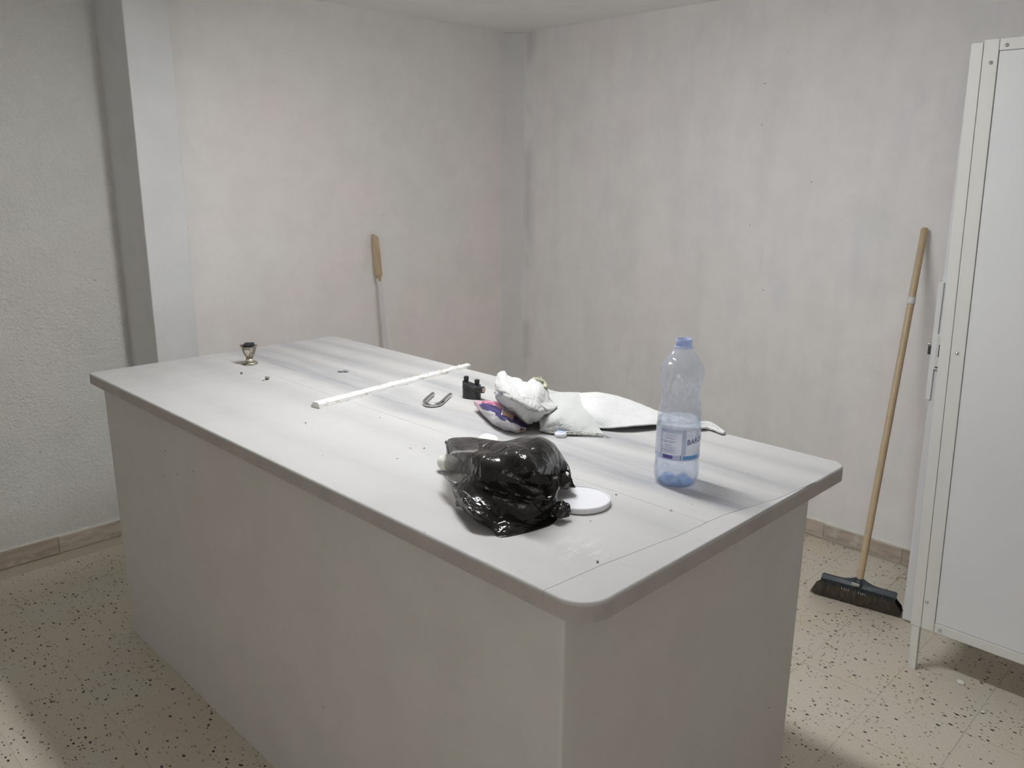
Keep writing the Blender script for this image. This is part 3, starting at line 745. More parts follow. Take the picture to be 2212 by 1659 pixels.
MB().lathe(nk, 40, None, False).obj('neck', M['neck_blue'], bt, smooth=True)
MB().lathe([(0.002, 0.006), (0.020, 0.0045), (0.030, 0.0035), (0.036, 0.003), (0.032, 0.009), (0.018, 0.012), (0.002, 0.013)], 40, lambda r, z, a, j: (r, z+0.0035*math.cos(5*a)*(1 if 0.01 < r < 0.034 else 0)), True).obj('punt', M['base_blue'], bt, smooth=True)
wz = 0.139
wp = [(r-0.0012, z+0.0012) for r, z in prof if z <= 0.132 and r > 0.01]
wp = [(0.002, 0.0135)]+wp+[(0.0425, wz)]
MB().lathe(lerp_prof(wp, 40)+[(0.002, wz)], 48, lambda r, z, a, j: (r+(0.0007*math.sin(9*a+z*150)), z), True).obj('water', M['water'], bt, smooth=True)
# wrap-round label
def wrap(a0, a1, z0, z1, r, n=24):
    vs = []; fs = []
    for i in range(n+1):
        a = a0+(a1-a0)*i/n
        for z in (z0, z1): vs.append((r*math.cos(a), r*math.sin(a), z))
    for i in range(n): fs.append((2*i, 2*i+2, 2*i+3, 2*i+1))
    return MB().add(vs, fs)
ca = math.atan2(cam.location.y-bt.location.y, cam.location.x-bt.location.x)   # side that faces the photographer when the bottle was set down
R0 = 0.0452
lab = wrap(ca-2.2, ca+2.2, 0.0605, 0.1255, R0, 60).obj('label', M['label_film'], bt, smooth=True)
wrap(ca-2.2, ca+2.2, 0.0605, 0.0715, R0+0.0002, 60).obj('label_band', M['label_band'], lab, smooth=True)
def at(xm): return ca+math.asin(max(-1, min(1, xm/R0)))       # lateral metre offset (to the right in view) -> angle
wrap(at(0.008), at(0.0165), 0.0725, 0.1250, R0+0.0003, 10).obj('label_stripe', M['label_grey'], lab, smooth=True)
wrap(at(-0.034), at(-0.030), 0.0725, 0.1250, R0+0.0003, 6).obj('label_stripe', M['label_grey'], lab, smooth=True)
wrap(at(-0.032), at(0.006), 0.1175, 0.1250, R0+0.0003, 12).obj('label_stripe', M['label_grey'], lab, smooth=True)
wrap(at(-0.028), at(-0.0085), 0.0640, 0.0715, R0+0.0005, 10).obj('label_box', M['label_purple'], lab, smooth=True)
wrap(at(0.0115), at(0.040), 0.0635, 0.0712, R0+0.0005, 14).obj('label_box', M['label_blue'], lab, smooth=True)
wrap(at(0.0065), at(0.0078), 0.0625, 0.0735, R0+0.0006, 2).obj('label_bar', M['label_ink'], lab)
# rows of small print: short dashes
rl = random.Random(5); ink = MB()
for k, (z, x0, x1) in enumerate([(0.1135, -0.024, -0.003), (0.1085, -0.028, -0.002), (0.1062, -0.024, -0.006), (0.1012, -0.031, -0.001), (0.0995, -0.029, -0.004), (0.0978, -0.026, -0.010), (0.0932, -0.026, -0.010), (0.0915, -0.024, -0.012), (0.0882, -0.030, -0.003), (0.0862, -0.024, -0.008), (0.0832, -0.030, -0.004), (0.0812, -0.031, -0.005), (0.0792, -0.026, -0.008), (0.0772, -0.030, -0.002)]):
    x = x0
    while x < x1:
        l = rl.uniform(0.0012, 0.0038); q = wrap(at(x), at(min(x+l, x1)), z-0.00035, z+0.00035, R0+0.0007, 2); ink.add(q.v, q.f); x += l+0.0007
ink.obj('small_print', M['label_ink'], lab)
def text_mesh(s, size):
    cu = bpy.data.curves.new('lettering', 'FONT'); cu.body = s; cu.size = size; cu.resolution_u = 3; cu.offset = size*0.018
    to = bpy.data.objects.new('lettering', cu); C.objects.link(to)
    dg = bpy.context.evaluated_depsgraph_get(); me = bpy.data.meshes.new_from_object(to.evaluated_get(dg))
    bpy.data.objects.remove(to); return me
lm = text_mesh('BAROUK', 0.0150)
bm = bmesh.new(); bm.from_mesh(lm)
bmesh.ops.bisect_plane
for xx in [0.002*k for k in range(1, 40)]:
    bmesh.ops.bisect_plane(bm, geom=bm.verts[:]+bm.edges[:]+bm.faces[:], plane_co=(xx, 0, 0), plane_no=(1, 0, 0))
aS = at(0.0180)
for v in bm.verts:
    a = aS+v.co.x*0.92/R0; z = 0.0945+v.co.y*1.05+v.co.x*0.10
    v.co = Vector(((R0+0.0007)*math.cos(a), (R0+0.0007)*math.sin(a), z))
bm.to_mesh(lm); bm.free(); lm.materials.clear()
link('lettering', lm, M['label_ink'], lab)
for o in list(bt.children)+list(lab.children): pass

# round white lid
ld = empty('round_lid', (0.3071, 0.2729, 0.9000)); tag(ld, 'round white plastic lid lying flat beside the black bag', 'lid')
LR = 0.0600
MB().lathe([(LR-0.003, 0.0), (LR, 0.0015), (LR, 0.0105), (LR-0.0012, 0.0118), (LR-0.0040, 0.0123), (LR-0.0046, 0.0108), (LR-0.0062, 0.0106), (0.001, 0.0110)], 72).obj('lid_disc', M['white_plastic'], ld, smooth=False)
auto_smooth(ld.children[0], 30)

# black bag
rb = random.Random(11)
folds = [(Vector((rb.uniform(-1, 1), rb.uniform(-1, 1))).normalized(), rb.uniform(2.0, 7.0), rb.uniform(0, 6.28), rb.uniform(0.5, 1)) for _ in range(9)]
def tri(x): x = x/(2*PI); x = x-math.floor(x); return abs(2*x-1)*2-1
def planes(k, amp, seed):
    q = random.Random(seed); return [(q.uniform(-amp, amp), q.uniform(-amp, amp), q.uniform(0, 1), q.uniform(0, 1)) for _ in range(k)]
PA, PB, PC, PD = planes(9, 0.10, 3), planes(9, 0.10, 8), planes(22, 0.16, 5), planes(22, 0.16, 6)
def pmax(P, u, v): return max(a*(u-cu)+b*(v-cv) for a, b, cu, cv in P)
def crumple(u, v, p):
    wu = u+0.03*noise.noise(Vector((u*4, v*4, 0))); wv = v+0.03*noise.noise(Vector((u*4, v*4, 9)))
    e = min(1, 4*min(u, 1-u)+0.35)*min(1, 5*min(v, 1-v)+0.3)
    d = (pmax(PA, wu, wv)-pmax(PB, wu, wv))*0.50
    su, sv = (wu*2.3) % 2, (wv*2.3) % 2; su = min(su, 2-su); sv = min(sv, 2-sv)
    d += (pmax(PC, su, sv)-pmax(PD, su, sv))*0.15
    n_, f, ph, a = folds[0]; 
    for n_, f, ph, a in folds[:7]:
        m_ = max(0, noise.noise(Vector((u*2.5+f, v*2.5, ph)))+0.18)
        d += a*m_*tri((n_.x*wu+n_.y*wv)*f*2*PI*0.75+ph)*0.0085
    return d*e
bag = empty('plastic_bag', (0.2021, 0.3617, 0.9000)); tag(bag, 'crumpled glossy black plastic bag on the counter, thin grey film on its left side', 'bag')
bme = patch([[(0.2962, 0.6503, 0.9030), (0.3299, 0.6618, 0.9030), (0.3758, 0.6179, 0.9030), (0.4065, 0.5661, 0.9030), (0.4337, 0.5051, 0.9030), (0.4102, 0.4283, 0.9030), (0.3548, 0.3456, 0.9030)],
 [(0.2444, 0.5987, 0.9550), (0.2451, 0.5840, 0.9750), (0.2400, 0.4874, 0.9900), (0.2514, 0.4186, 1.0000), (0.2733, 0.3572, 1.0050), (0.3063, 0.3373, 0.9800), (0.3180, 0.3123, 0.9400)],
 [(0.2007, 0.5568, 0.9500), (0.1791, 0.4897, 0.9850), (0.1674, 0.4030, 1.0000), (0.1762, 0.3370, 1.0100), (0.1901, 0.2851, 1.0100), (0.2414, 0.2909, 0.9800), (0.3006, 0.3126, 0.9300)],
 [(0.1697, 0.5207, 0.9420), (0.1425, 0.4417, 0.9680), (0.1303, 0.3572, 0.9800), (0.1504, 0.3050, 0.9800), (0.1790, 0.2739, 0.9720), (0.2176, 0.2710, 0.9550), (0.2613, 0.2932, 0.9300)],
 [(0.1506, 0.4817, 0.9300), (0.1119, 0.3945, 0.9480), (0.1244, 0.3448, 0.9460), (0.1493, 0.3034, 0.9420), (0.1757, 0.2701, 0.9380), (0.2084, 0.2620, 0.9300), (0.2427, 0.2810, 0.9200)],
 [(0.1140, 0.4234, 0.9260), (0.0806, 0.3472, 0.9380), (0.0858, 0.3100, 0.9300), (0.1110, 0.2767, 0.9230), (0.1578, 0.2585, 0.9180), (0.2108, 0.2614, 0.9120), (0.2370, 0.2698, 0.9100)],
 [(0.1001, 0.3945, 0.9180), (0.0914, 0.3442, 0.9140), (0.0899, 0.3023, 0.9080), (0.0870, 0.2639, 0.9020), (0.1431, 0.2443, 0.9020), (0.1941, 0.2391, 0.9030), (0.2309, 0.2560, 0.9030)]], 120, 110, crumple, T+0.0012)
for v in bme.vertices: v.co = v.co-bag.location
# split: the left band of the sheet is one layer of film only
bm = bmesh.new(); bm.from_mesh(bme); uvl = bm.loops.layers.uv.active
def is_thin(f):
    u = sum(l[uvl].uv.x for l in f.loops)/len(f.loops); v = sum(l[uvl].uv.y for l in f.loops)/len(f.loops)
    lim = 0.30+0.03*math.sin(v*9)+0.03*noise.noise(Vector((u*6, v*8, 0)))
    if v > 0.45: lim -= (v-0.45)*1.0
    return u < lim and 0.14 < v < 0.74
thin = [f for f in bm.faces if is_thin(f)]
b2 = bm.copy(); b2.faces.ensure_lookup_table(); idx = {f.index for f in thin}
bmesh.ops.delete(bm, geom=thin, context='FACES')
bmesh.ops.delete(b2, geom=[f for f in b2.faces if f.index not in idx], context='FACES')
m1 = bpy.data.meshes.new('bag_body'); bm.to_mesh(m1); m2 = bpy.data.meshes.new('film'); b2.to_mesh(m2); bm.free(); b2.free()
for m_ in (m1, m2): m_.polygons.foreach_set('use_smooth', [True]*len(m_.polygons))
auto_smooth(link('bag_body', m1, M['bag'], bag), 35)
tag(auto_smooth(link('thin_film', m2, M['bag_thin'], bag), 35), 'translucent grey single layer of film')
def flap(name, rows, par, mat, nu=24, nv=24, amp=0.002, t=0.0004, seed=0):
    me = patch(rows, nu, nv, lambda u, v, p: amp*(tri(u*13+3*v+seed)+0.7*tri(v*11-4*u+seed*2))*0.6+amp*noise.noise(Vector((u*5+seed, v*5, 0))), T+0.0012)
    for v in me.vertices: v.co = v.co-par.location
    me.polygons.foreach_set('use_smooth', [True]*len(me.polygons))
    return solid(link(name, me, mat, par), t)
flap('handle', [[(0.3237, 0.3592, 0.9800), (0.3256, 0.3394, 0.9650), (0.3244, 0.3222, 0.9600)],
 [(0.3078, 0.3382, 0.9600), (0.3018, 0.3083, 0.9550), (0.3036, 0.2905, 0.9450)],
 [(0.2645, 0.3109, 0.9450), (0.2817, 0.2960, 0.9350), (0.3156, 0.2918, 0.9250)],
 [(0.2575, 0.3102, 0.9300), (0.2762, 0.3028, 0.9250), (0.3175, 0.3112, 0.9180)]], bag, M['bag'], amp=0.003, seed=1)
flap('handle', [[(0.2281, 0.2751, 0.9250), (0.2303, 0.2563, 0.9300), (0.2401, 0.2442, 0.9280)],
 [(0.2077, 0.2588, 0.9220), (0.2111, 0.2392, 0.9270), (0.2339, 0.2340, 0.9200)],
 [(0.1970, 0.2512, 0.9120), (0.2009, 0.2297, 0.9130), (0.2281, 0.2309, 0.9080)]], bag, M['bag'], amp=0.0025, seed=4)
flap('corner', [[(0.1115, 0.4100, 0.9250), (0.1019, 0.3835, 0.9300), (0.0951, 0.3506, 0.9300)],
 [(0.1114, 0.4153, 0.9150), (0.0943, 0.3752, 0.9200), (0.0822, 0.3305, 0.9220)],
 [(0.1091, 0.4061, 0.9100), (0.1029, 0.3720, 0.9120), (0.0897, 0.3264, 0.9120)]], bag, M['bag'], amp=0.0025, seed=7)

# cream foam pieces that the bag lies on
def blob(name, c, s, mat, rot=0, seed=0, n=2, amp=0.15, par=None, fr=1.6):
    bm = bmesh.new(); bmesh.ops.create_icosphere(bm, subdivisions=n, radius=1.0)
    for v in bm.verts:
        k = 1+amp*noise.noise(v.co*fr+Vector((seed, seed*2, 0)))*2
        v.co = Vector((v.co.x*s[0]*k, v.co.y*s[1]*k, v.co.z*s[2]*k))
    zm = min(v.co.z for v in bm.verts)
    for v in bm.verts: v.co.z -= zm
    me = bpy.data.meshes.new(name); bm.to_mesh(me); bm.free(); me.polygons.foreach_set('use_smooth', [n > 1]*len(me.polygons))
    o = link(name, me, mat, par, c); o.rotation_euler.z = rot; return o
tag(blob('foam_piece', (0.2373, 0.5823, 0.9000), (0.020, 0.024, 0.018), M['cream_foam'], 0.35, 3, 3, 0.08), 'pale cream foam piece poking out at the left side of the black bag', 'foam piece', 'cream foam pieces under the bag')
tag(blob('foam_piece', (0.4200, 0.6473, 0.9000), (0.022, 0.036, 0.012), M['cream_foam'], -0.45, 5, 3, 0.08), 'pale cream foam piece poking out behind the top of the black bag', 'foam piece', 'cream foam pieces under the bag')

# snack packet
pk = empty('snack_packet', (0.5931, 0.7782, 0.9000)); tag(pk, 'crumpled pink, navy and white snack packet under the white rag', 'packet')
pme = patch([[(0.6574, 0.9357, 0.9020), (0.6579, 0.8895, 0.9020), (0.6489, 0.8350, 0.9020), (0.6298, 0.7807, 0.9020), (0.6085, 0.7259, 0.9020), (0.5965, 0.6930, 0.9020)],
 [(0.5973, 0.8802, 0.9300), (0.6037, 0.8366, 0.9350), (0.5901, 0.7755, 0.9400), (0.5798, 0.7264, 0.9350), (0.5892, 0.7074, 0.9200), (0.5824, 0.6763, 0.9100)],
 [(0.5884, 0.8815, 0.9250), (0.5520, 0.7877, 0.9400), (0.5319, 0.7247, 0.9450), (0.5280, 0.6847, 0.9400), (0.5463, 0.6705, 0.9250), (0.5749, 0.6707, 0.9080)],
 [(0.5912, 0.8773, 0.9150), (0.5394, 0.7830, 0.9250), (0.5132, 0.7119, 0.9300), (0.5102, 0.6701, 0.9280), (0.5279, 0.6556, 0.9180), (0.5604, 0.6616, 0.9060)],
 [(0.5979, 0.8755, 0.9050), (0.5557, 0.8002, 0.9030), (0.5312, 0.7336, 0.9020), (0.5271, 0.6899, 0.9020), (0.5329, 0.6635, 0.9020), (0.5542, 0.6587, 0.9020)]], 60, 40, lambda u, v, p: 0.0022*(tri(u*17+v*5)+tri(v*14-u*8))*0.5*min(1, 6*min(u, 1-u)+.4)+0.003*noise.noise(Vector((u*7, v*5, 1))), T+0.0008)
for v in pme.vertices: v.co = v.co-pk.location
pme.polygons.foreach_set('use_smooth', [True]*len(pme.polygons))
solid(link('wrapper', pme, M['packet'], pk), 0.0004)
def on_packet(u0, u1, v0, v1, name, mat, lift=0.0018, skew=0.0):
    # a printed panel that follows the packet's surface
    me = bpy.data.meshes.new(name); N_ = 10; vs = []; fs = []
    for j in range(N_+1):
        for i in range(N_+1):
            u = u0+(u1-u0)*i/N_+skew*j/N_; v = v0+(v1-v0)*j/N_
            gi = min(59, max(0, int(u*60))); gj = min(39, max(0, int(v*40))); fu = u*60-gi; fv = v*40-gj
            P = lambda a, b: pme.vertices[b*61+a].co
            p = P(gi, gj)*(1-fu)*(1-fv)+P(gi+1, gj)*fu*(1-fv)+P(gi, gj+1)*(1-fu)*fv+P(gi+1, gj+1)*fu*fv
            nn = (P(gi+1, gj)-P(gi, gj)).cross(P(gi, gj+1)-P(gi, gj)).normalized()
            if nn.dot((cam.location-pk.location)) < 0: nn = -nn
            vs.append(p+nn*lift)
    for j in range(N_):
        for i in range(N_): fs.append((j*(N_+1)+i, j*(N_+1)+i+1, (j+1)*(N_+1)+i+1, (j+1)*(N_+1)+i))
    o = MB().add(vs, fs).obj(name, mat, pk, smooth=True); return o
on_packet(0.44, 0.66, 0.34, 0.58, 'printed_picture', M['tan_print'], 0.0016)
on_packet(0.47, 0.61, 0.33, 0.42, 'foil_print', M['silver_print'], 0.0022)
on_packet(0.42, 0.445, 0.36, 0.60, 'printed_edge', M['white_print'], 0.0019, 0.01)
on_packet(0.84, 0.93, 0.74, 0.86, 'logo_ground', M['red_print'], 0.0016)
cm = text_mesh('C', 0.011)
for v in cm.vertices: pass
cm.materials.clear()
co_ = link('lettering', cm, M['white_print'], pk)
gp = pme.vertices[31*61+52].co; gq = pme.vertices[31*61+56].co; gr = pme.vertices[33*61+53].co
ex = (gq-gp).normalized(); ez = (cam.location-pk.location).normalized(); ey = ez.cross(ex).normalized(); ez = ex.cross(ey).normalized()
co_.matrix_local = Matrix.Translation(gp+ez*0.004-ey*0.004) @ Matrix((ex, ey, ez)).transposed().to_4x4()

# white rag bundle lying on the packet
def clothy(name, rows, mat, par, nu=70, nv=60, amp=0.003, t=0.0035, fr=5, seed=0, zmin=None):
    me = patch(rows, nu, nv, lambda u, v, p: amp*noise.noise(Vector((u*fr+seed, v*fr, 3)))*1.6+amp*0.35*noise.noise(Vector((u*fr*4, v*fr*4, seed)))+0.0004*noise.noise(p*400), zmin or T+t+0.0004)
    for v in me.vertices: v.co = v.co-par.location
    me.polygons.foreach_set('use_smooth', [True]*len(me.polygons))
    return solid(link(name, me, mat, par), t)
rg = empty('rag_bundle', (0.7110, 0.8168, 0.9000)); tag(rg, 'bunched white fluffy rag with a pointed tip, on top of the snack packet', 'rag')
clothy('cloth', [[(0.7032, 0.8721, 0.9300), (0.7172, 0.8589, 0.9300), (0.7358, 0.8413, 0.9300), (0.7367, 0.8068, 0.9300), (0.7598, 0.8021, 0.9200), (0.7583, 0.7745, 0.9100)],
 [(0.6299, 0.8304, 1.0000), (0.6526, 0.8307, 1.0050), (0.6431, 0.7830, 0.9950), (0.6537, 0.7460, 0.9900), (0.6819, 0.7396, 1.0000), (0.6926, 0.7160, 0.9800)],
 [(0.5908, 0.7988, 0.9900), (0.5665, 0.7404, 1.0100), (0.5714, 0.7123, 1.0000), (0.5906, 0.6889, 0.9950), (0.6276, 0.6855, 0.9950), (0.6659, 0.6783, 0.9600)],
 [(0.5652, 0.7724, 0.9750), (0.5169, 0.6902, 1.0000), (0.5244, 0.6611, 0.9950), (0.5588, 0.6551, 0.9850), (0.5951, 0.6469, 0.9750), (0.6551, 0.6538, 0.9450)],
 [(0.5731, 0.7668, 0.9550), (0.5364, 0.6934, 0.9650), (0.5294, 0.6547, 0.9650), (0.5490, 0.6375, 0.9600), (0.5683, 0.6247, 0.9600), (0.6225, 0.6384, 0.9450)],
 [(0.5697, 0.7297, 0.9400), (0.5713, 0.7064, 0.9300), (0.5699, 0.6806, 0.9250), (0.5781, 0.6645, 0.9220), (0.5933, 0.6520, 0.9300), (0.6402, 0.6636, 0.9300)],
 [(0.6303, 0.7728, 0.9150), (0.6298, 0.7552, 0.9100), (0.6326, 0.7327, 0.9080), (0.6440, 0.7219, 0.9080), (0.6574, 0.7114, 0.9100), (0.6840, 0.7098, 0.9150)]], M['terry'], rg, nu=110, nv=90, amp=0.0065, fr=5.5, seed=2)
def fray(name, pts, r, mat, par, bumps=True, seed=0):
    P = [Vector(p) for p in pts]; n = 60; out = []; rad = []
    for k in range(n+1):
        p = catmull(P, k/n); out.append(p-par.location); rad.append(r*(1+0.35*math.sin(k*2.1+seed)) if bumps else r)
    return MB().tube(out, rad, 8).obj(name, mat, par, smooth=True)
fray('hem', [(0.6652, 0.7307, 1.0020), (0.6621, 0.7047, 0.9950), (0.6614, 0.6841, 0.9720), (0.6571, 0.6605, 0.9530), (0.6609, 0.6509, 0.9420)], 0.0026, M['hem'], rg)
fray('yarn_knot', [(0.6595, 0.7319, 1.0040), (0.6639, 0.7130, 1.0030), (0.6744, 0.7063, 0.9950), (0.6611, 0.6906, 0.9880)], 0.0045, M['yarn'], rg, seed=1)
for q in range(6):
    base_ = Vector([(0.6595, 0.7319, 1.0040), (0.6639, 0.7130, 1.0030), (0.6744, 0.7063, 0.9950), (0.6611, 0.6906, 0.9880)][1]); fray('loose_thread', [base_, base_+Vector((random.uniform(-.008, .008), random.uniform(-.008, .008), 0.006)), base_+Vector((random.uniform(-.014, .014), random.uniform(-.014, .014), random.uniform(0.004, .012)))], 0.0008, M['yarn'], rg, False)
for k, ln_ in enumerate([[(0.5348, 0.7378, 0.9850), (0.5163, 0.6994, 1.0030), (0.5459, 0.7049, 1.0060)], [(0.5280, 0.7291, 0.9820), (0.5197, 0.6996, 1.0000), (0.5372, 0.6979, 1.0030)], [(0.5504, 0.7487, 0.9630), (0.5393, 0.7158, 0.9550), (0.5287, 0.6761, 0.9630)]]): fray('blue_thread', ln_, 0.0006, M['blue_thread'], rg, False)
fray('dark_thread', [(0.5752, 0.6283, 0.9720), (0.5719, 0.6128, 0.9700), (0.5742, 0.6073, 0.9660), (0.5920, 0.6172, 0.9580), (0.5904, 0.6218, 0.9550), (0.5812, 0.6197, 0.9620)], 0.0009, M['grey_thread'], rg, False)
# woven cloth with stitched hem in front, felt towel behind
wv = empty('woven_cloth', (0.7404, 0.6669, 0.9000)); tag(wv, 'loosely woven white cloth with a stitched green grey hem at its front edge', 'cloth')
clothy('cloth', [[(0.8036, 0.8071, 0.9080), (0.8272, 0.7848, 0.9080), (0.8481, 0.7515, 0.9080), (0.8540, 0.7194, 0.9080)],
 [(0.7660, 0.7736, 0.9350), (0.7824, 0.7460, 0.9400), (0.8088, 0.7190, 0.9430), (0.8420, 0.7103, 0.9320)],
 [(0.6617, 0.6835, 0.9400), (0.6781, 0.6616, 0.9450), (0.7166, 0.6431, 0.9450), (0.7602, 0.6260, 0.9300)],
 [(0.5966, 0.6488, 0.9300), (0.6026, 0.6093, 0.9350), (0.6357, 0.5777, 0.9350), (0.7068, 0.5618, 0.9200)],
 [(0.5815, 0.6248, 0.9050), (0.5785, 0.6190, 0.9070), (0.6212, 0.5568, 0.9060), (0.6667, 0.5023, 0.9050)]], M['woven'], wv, amp=0.004, fr=4, t=0.002, seed=6)
fray('hem', [(0.6128, 0.6685, 0.9260), (0.5888, 0.6380, 0.9160), (0.5808, 0.6211, 0.9060), (0.5925, 0.5842, 0.9060), (0.6237, 0.5441, 0.9060), (0.6634, 0.4996, 0.9040)], 0.0022, M['hem'], wv)
hp = [Vector(p) for p in [(0.6128, 0.6685, 0.9260), (0.5888, 0.6380, 0.9160), (0.5808, 0.6211, 0.9060), (0.5925, 0.5842, 0.9060), (0.6237, 0.5441, 0.9060), (0.6634, 0.4996, 0.9040)]]
for k in range(26):
    p = catmull(hp, k/25)-wv.location; q = MB().box((-0.0012, -0.0022, -0.0012), (0.0012, 0.0022, 0.0012)); q.xf(Matrix.Translation(p+Vector((-0.0012, -0.0008, 0.0018)))).obj('stitch', M['felt'], wv)
for k in range(3): 
    e_ = hp[-1]; fray('loose_thread', [e_, e_+Vector((0.002, -0.006-0.002*k, 0.0)), e_+Vector((0.004*k-0.006, -0.016-0.003*k, -0.001))], 0.0006, M['grey_thread'], wv, False)
tw = empty('felt_cloth', (0.8356, 0.4902, 0.9000)); tag(tw, 'long smooth white felt cloth stretching behind the water bottle to the counter edge', 'cloth')
clothy('cloth', [[(0.8420, 0.7292, 0.9030), (0.8943, 0.7058, 0.9030), (0.9111, 0.6377, 0.9030), (0.9009, 0.5599, 0.9030), (0.8964, 0.5044, 0.9030), (0.9051, 0.4385, 0.9030), (0.9119, 0.3874, 0.9030), (0.9264, 0.3626, 0.9030), (0.8944, 0.3023, 0.9020)],
 [(0.8131, 0.7224, 0.9350), (0.8266, 0.6529, 0.9500), (0.8549, 0.5966, 0.9430), (0.8683, 0.5378, 0.9320), (0.8691, 0.4866, 0.9250), (0.8845, 0.4259, 0.9200), (0.8954, 0.3779, 0.9160), (0.9179, 0.3580, 0.9120), (0.8954, 0.3031, 0.9040)],
 [(0.7408, 0.6444, 0.9300), (0.7318, 0.5755, 0.9400), (0.7800, 0.5385, 0.9320), (0.8138, 0.4976, 0.9240), (0.8313, 0.4598, 0.9200), (0.8671, 0.4140, 0.9140), (0.8863, 0.3718, 0.9120), (0.9058, 0.3503, 0.9090), (0.8904, 0.3027, 0.9040)],
 [(0.6902, 0.5552, 0.9080), (0.7047, 0.5299, 0.9070), (0.7283, 0.4906, 0.9120), (0.7663, 0.4623, 0.9150), (0.8075, 0.4426, 0.9130), (0.8409, 0.3962, 0.9090), (0.8706, 0.3616, 0.9080), (0.8931, 0.3489, 0.9060), (0.8838, 0.3039, 0.9040)]], M['felt'], tw, nu=120, nv=40, amp=0.0022, fr=5, t=0.003, seed=9)

# crumpled clear blue bottle cap
cp = empty('bottle_cap', (0.5922, 0.5747, 0.9000)); tag(cp, 'small clear and blue bottle cap in front of the woven cloth', 'bottle cap')
MB().lathe([(0.0125, 0.0), (0.0148, 0.001), (0.0150, 0.006), (0.0138, 0.0095), (0.011, 0.0115), (0.001, 0.012)], 30, lambda r, z, a, j: (r+0.0006*math.cos(15*a)*(1 if r > .013 else 0), z), True).obj('shell', M['white_plastic'], cp, smooth=True)
MB().lathe([(0.0105, 0.0114), (0.0095, 0.0126), (0.001, 0.0130)], 24).obj('blue_disc', M['neck_blue'], cp, smooth=True)

# white broken strip
sA, sB = Vector((0.2990, 1.2023, 0.9000)), Vector((0.9287, 1.2829, 0.9000)); L = (sB-sA).length
sp_ = empty('broken_strip', sA); sp_.rotation_euler.z = math.atan2(sB.y-sA.y, sB.x-sA.x); tag(sp_, 'long thin strip of flaking white painted wood lying across the counter', 'wood strip')
vs = []; fs = []; n = 70; rs_ = random.Random(2)
for k in range(n+1):
    x = L*k/n; t = k/n
    wb = 0.020-0.006*t+0.0012*noise.noise(Vector((x*30, 0, 0))); h = 0.017-0.006*t+0.0016*noise.noise(Vector((x*40, 4, 0)))
    rag = 0.003*noise.noise(Vector((x*55, 8, 0)))
    if k == 0: wb *= 0.9
    for (y, z) in ((-wb, 0.0), (-wb*0.92, h*0.72), (-wb*0.55+rag*0.4, h), (wb*0.35+rag, h*(0.94)), (wb*0.9+rag, h*0.35), (wb+rag, 0.0)): vs.append((x, y, z))
for k in range(n):
    for i in range(6): fs.append((k*6+i, k*6+(i+1) % 6, (k+1)*6+(i+1) % 6, (k+1)*6+i))
fs.append((5, 4, 3, 2, 1, 0)); fs.append(tuple(n*6+i for i in range(6)))
o = MB().add(vs, fs).obj('strip', M['strip'], sp_); bm_fix(o)
for k in range(12):
    x = L*(0.35+0.6*rs_.random()); q = blob('paint_flake', (x, rs_.uniform(-0.004, 0.008), 0.0160-0.0055*x/L-0.0012), (rs_.uniform(.004, .010), rs_.uniform(.002, .004), 0.0012), M['plaster_chip'] if k % 2 else M['bare_wood'], rs_.random()*0.6, k, 1, 0.3, sp_)

# chrome hook
hk = empty('steel_hook', (0.5825, 1.0366, 0.9000)); tag(hk, 'bent chrome steel rod in a U shape lying on the counter', 'hook')
hp_ = [Vector(p) for p in [(0.6085, 1.0777, 0.9060), (0.5825, 1.0608, 0.9060), (0.5571, 1.0442, 0.9060), (0.5381, 1.0292, 0.9060), (0.5259, 1.0083, 0.9060), (0.5273, 0.9942, 0.9060), (0.5365, 0.9855, 0.9060), (0.5516, 0.9839, 0.9060), (0.5743, 0.9949, 0.9060), (0.6028, 1.0143, 0.9060), (0.6332, 1.0334, 0.9060)]]; out = [catmull(hp_, k/40)-hk.location for k in range(41)]
MB().tube(out, 0.0060, 16).obj('rod', M['chrome'], hk, smooth=True)
e1 = out[-1]; dd = (out[-1]-out[-3]).normalized()
MB().tube([e1+dd*0.0015, e1+dd*0.004, e1+dd*0.0041, e1+dd*0.009], [0.0036, 0.0036, 0.0054, 0.0054], 16).obj('end_groove', M['steel'], hk, smooth=False)

# black plastic fitting
ft = empty('black_fitting', (0.6736, 0.9840, 0.9000)); ft.rotation_euler.z = -1.1388; tag(ft, 'black plastic fitting with two round knobs and a copper ended side barrel', 'fitting')
def oval(rx, ry, z0, ztop, n=40):
    vs = []; 
    for i in range(n):
        a = 2*PI*i/n; vs.append((rx*abs(math.cos(a))**0.8*(1 if math.cos(a) > 0 else -1), ry*abs(math.sin(a))**0.8*(1 if math.sin(a) > 0 else -1)))
    V = [(x, y, z0) for x, y in vs]+[(x, y, ztop(x)) for x, y in vs]
    F = [tuple(range(n))[::-1], tuple(range(n, 2*n))]+[(i, (i+1) % n, n+(i+1) % n, n+i) for i in range(n)]
    return MB().add(V, F)
bdy = oval(0.0265, 0.017, 0.0, lambda x: 0.040+0.010*max(0, (-x-0.004)/0.022)**1.0 if x < 0 else 0.040-0.004*math.sin(min(1, x/0.02)*PI)*0.4)
bdy.obj('housing', M['black_plastic'], ft, bevel=0.001)
oval(0.0272, 0.0177, 0.030, lambda x: 0.036).obj('rim', M['black_plastic'], ft, bevel=0.0008)
